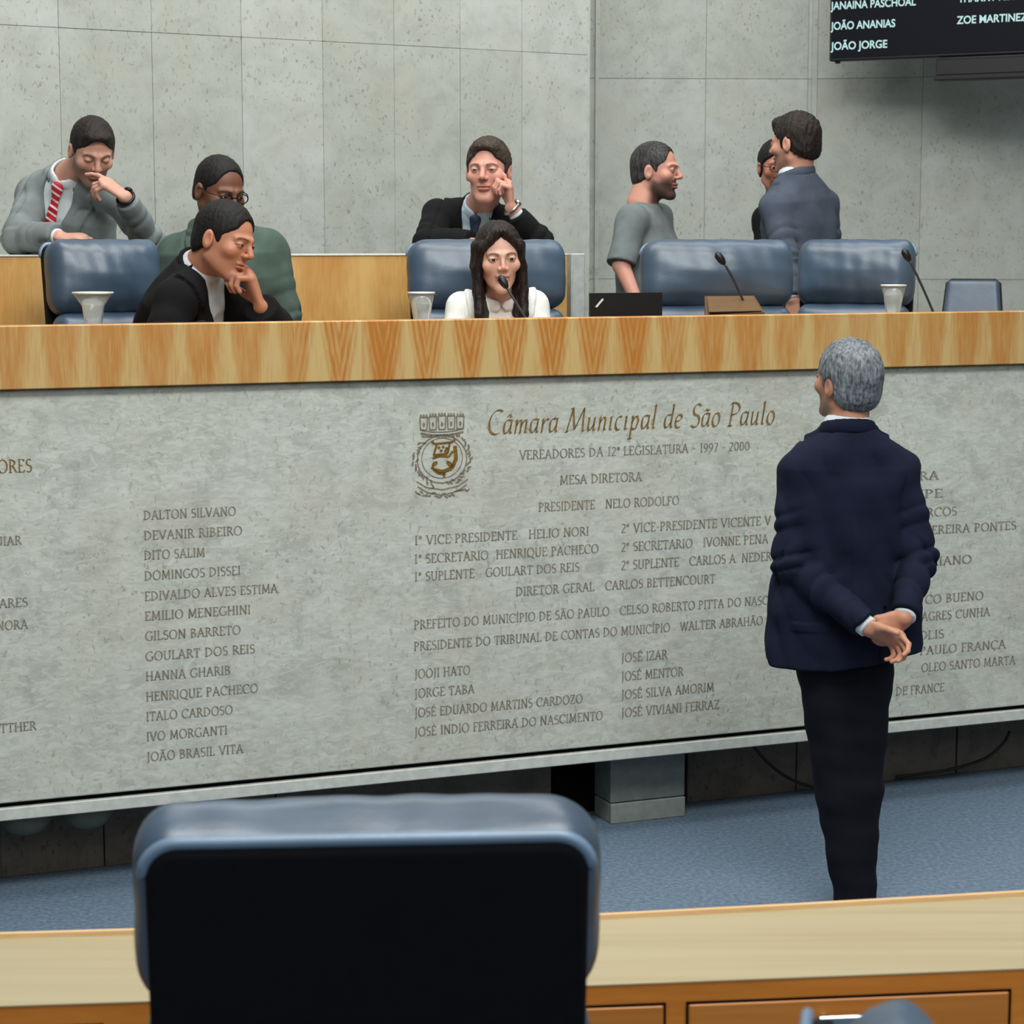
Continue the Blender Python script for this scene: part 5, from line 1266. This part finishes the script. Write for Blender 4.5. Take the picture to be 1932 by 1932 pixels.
# --- woman in the white jacket at the microphone
def woman():
    o = D(*(ST(942, 540, .78)[0], .78, WALK))
    J_ = dict(N=J(943, 572, 7.70), SL=J(1006, 578, 7.70), SR=J(872, 580, 7.68), PV=J(942, 800, 7.78), EL=J(1030, 690, 7.62), ER=J(845, 690, 7.60), WL=J(1000, 640, 7.36), WR=J(890, 640, 7.36))
    h = Head(J(941, 487, 7.62), (.16, -.98, -.12), (-.03, -.08, 1), 1.02, 'f')
    tn = tinter(h, (218, 172, 154), lip=(172, 96, 94), brow=(40, 28, 24), eyew=.9, iris=(18, 12, 10), blush=.15)
    hands = {'L': dict(fw=(-.8, -.5, -.1), pn=(0, .2, -1), side=1, curl=(20, 25, 20), sc=.9), 'R': dict(fw=(.8, -.5, -.1), pn=(0, .2, -1), side=-1, curl=(20, 25, 20), sc=.9)}
    body, T = make_person('person with long dark hair in white jacket speaking into the microphone', h, J_, FAIR, tn, o, 'sit', hands, girth=.88, neck_r=.044, leg_front=-RV, shoulder_r=.048, head_vox=.0021)
    suit(body, T, o, 'jacket_white', 'blouse', None, g=.90, hem=-.1, vz=.2, vee=.06, rs=(.054, .050, .040), wr=.004, seed=14, shirt_on=True, lap=True, cuffs=False)
    trousers(body, T, o, 'trousers_dark', rh=.085); shoes(body, T, o)
    mb = MB()
    for s_ in (-1, 1):
        mb.tube([T['N'] + T['R'].T @ A3(s_ * .052, .060, -.02) - o, T['N'] + T['R'].T @ A3(s_ * .036, .118, -.10) - o, T['N'] + T['R'].T @ A3(s_ * .02, .130, -.20) - o, T['N'] + T['R'].T @ A3(0, .135, -.30) - o], .006, 6)
    mb.obj('lanyard', 'lanyard', body, smooth=True)
    def locks(sh):
        S = h.s
        for s_ in (-1, 1):
            rg = random.Random(5 + s_)
            for i in range(6):
                f_ = i / 5
                a = h.w(s_ * (.058 + .022 * math.sin(f_ * 2.6)), .040 - .085 * f_, .050 - .01 * f_)
                b = h.w(s_ * (.079 - .004 * f_), .020 - .085 * f_, -.03); c = h.w(s_ * (.080 - .012 * f_), .030 - .07 * f_, -.11)
                d = h.w(s_ * (.078 - .016 * f_ + rg.uniform(-.006, .006)), .060 - .06 * f_, -.19); e = h.w(s_ * (.068 - .020 * f_), .070 - .05 * f_, -.275 - .01 * f_)
                for p, q, r1, r2 in ((a, b, .017, .017), (b, c, .017, .018), (c, d, .018, .017), (d, e, .017, .009)): sh.u(cap(p, q, r1, r2), .010)
        sh.u(cap(h.w(0, -.075, .02), h.w(0, -.085, -.16), .058, .045), .03)
        for s_ in (-1, 1):
            sh.u(cap(h.w(s_ * .012, .070, .098), h.w(s_ * .062, .058, .045), .014, .014), .012)
        sh.sub(lambda P: ell((0, .112, -.020), (.056, .062, .092))[0](h.loc(P)), .006)
        sh.disp(lambda P: (lambda p: .004 * np.exp(-(p[:, 0] / .004) ** 2) * (p[:, 2] > .06))(h.loc(P)))
    hair(h, 'hair_long', body, o, th=.008, hz=.006, low=-.11, side=-.08, extra=locks, bumps=.0018, wl=.018, front=(.062, .066, .106))
woman()

# --- man in the grey T-shirt, in profile
def tee_man():
    Y = 9.2; o = D(*(ST(1222, 540, 2.0)[0], 2.0, WALK)); o = A3(J(1222, 540, Y)); o[2] = WALK
    J_ = dict(N=J(1212, 384, Y), SL=J(1240, 412, Y + .16), SR=J(1192, 414, Y - .16), PV=J(1222, 610, Y), EL=J(1262, 510, Y + .12), ER=J(1172, 500, Y - .24), WL=J(1290, 560, Y - .05), WR=J(1202, 570, Y - .32))
    h = Head(J(1238, 324, Y), (.93, -.36, -.02), (0, 0, 1), 1.02)
    tn = tinter(h, (196, 142, 124), beard=.92, beard_c=(34, 29, 29), stubble_low=-.042)
    hands = {'L': dict(fw=(.8, -.5, -.2), pn=(0, .2, -1), side=1, curl=(25, 30, 20)), 'R': dict(fw=(.5, -.4, -.75), pn=(.5, .4, -.4), side=-1, curl=(30, 40, 25))}
    body, T = make_person('person in grey T-shirt with short beard standing in profile facing right', h, J_, FAIR, tn, o, 'stand', hands, neck_r=.060, girth=1.1, shoulder_r=.062)
    sh = Sh().u(loft(T['PV'], T['R'], [(-.10, 0, 0, .175, .135), (0, 0, .01, .172, .14), (T['L'] * .3, 0, .015, .165, .138), (T['L'] * .62, 0, .012, .182, .128), (T['L'] * .82, 0, .0, .172, .105), (T['L'] * .93, 0, 0, .12, .082), (T['L'] * .985, 0, -.004, .078, .074)]))
    for S, E in ((T['SL'], T['EL']), (T['SR'], T['ER'])):
        sh.u(cap(T['N'] - T['R'][2] * .04, S, .052, .062), .035); u = nrm(E - S); e = S + u * .21; s3 = Sh().u(cap(S, S + u * .25, .062, .064)); s3.inter(lambda P, e=e, u=u: (P - e) @ u, .004); sh.u((s3, s3.lo, s3.hi), .03)
    sh.sub(lambda P: ln(P - (T['N'] + T['R'][2] * .050 + T['R'][1] * .012)) - .072, .006); sh.disp(waves(.005, .13, 21))
    solid('t_shirt', sh, .006, 'tee_grey', body, o); trousers(body, T, o, 'trousers_dark'); shoes(body, T, o)
    hair(h, 'hair_greying', body, o, th=.005, low=-.066, side=-.02, bumps=.001, front=(.078, .086, .120))
tee_man()

# --- man in the blue-grey suit, turned away
def blue_man():
    Y = 9.15; o = A3(J(1515, 540, Y)); o[2] = WALK
    J_ = dict(N=J(1504, 332, Y - .02), SL=J(1462, 390, Y - .13), SR=J(1553, 386, Y + .12), PV=J(1518, 560, Y), EL=J(1482, 486, Y - .20), ER=J(1570, 480, Y + .14), WL=J(1497, 566, Y - .30), WR=J(1572, 575, Y + .05))
    h = Head(J(1499, 272, Y - .02), (-.78, .62, -.06), (0, 0, 1), 1.05)
    tn = tinter(h, (196, 144, 122), beard=.5, beard_c=(50, 40, 36))
    hands = {'L': dict(fw=(.05, -.2, -1), pn=(.6, .6, 0), side=-1, curl=(25, 35, 25)), 'R': dict(fw=(0, -.1, -1), pn=(-.6, -.5, 0), side=1, curl=(25, 35, 25))}
    body, T = make_person('person in blue-grey suit turned away behind the right-hand chairs', h, J_, FAIR, tn, o, 'stand', hands, leg_front=(-.7, .7, 0))
    suit(body, T, o, 'suit_blue_grey', 'shirt_white', None, g=1.02, vz=.4, wr=.007, seed=17, sleeve_to=.95)
    trousers(body, T, o, 'trousers_dark'); shoes(body, T, o)
    hair(h, 'hair_dark', body, o, th=.009, low=-.074, side=-.020, quiff=.008)
blue_man()

# --- man half hidden behind him
def hidden_man():
    Y = 9.75; o = A3(J(1490, 540, Y)); o[2] = WALK
    J_ = dict(N=J(1476, 384, Y), SL=J(1522, 412, Y + .12), SR=J(1446, 412, Y - .12), PV=J(1490, 600, Y), EL=J(1530, 520, Y + .1), ER=J(1452, 500, Y - .2), WL=J(1520, 580, Y - .1), WR=J(1470, 570, Y - .3))
    h = Head(J(1465, 316, Y - .03), (.10, -.98, -.12), (0, 0, 1), .98)
    tn = tinter(h, (176, 118, 96), beard=.75, beard_c=(34, 28, 26), stubble_low=-.05, chinbeard=True)
    hands = {'L': dict(fw=(0, -.3, -1), pn=(-.9, .3, 0), side=1), 'R': dict(fw=(0, -.3, -1), pn=(.9, .3, 0), side=-1)}
    body, T = make_person('person in spectacles and black suit mostly hidden behind the blue-grey suit', h, J_, TAN, tn, o, 'stand', hands)
    suit(body, T, o, 'suit_black', 'shirt_white', None, g=.98, wr=.006, seed=19, vox=.008)
    trousers(body, T, o, 'trousers_dark'); shoes(body, T, o); spectacles(body, h, o)
    hair(h, 'hair_black', body, o, th=.008, low=-.06, side=-.02)
hidden_man()
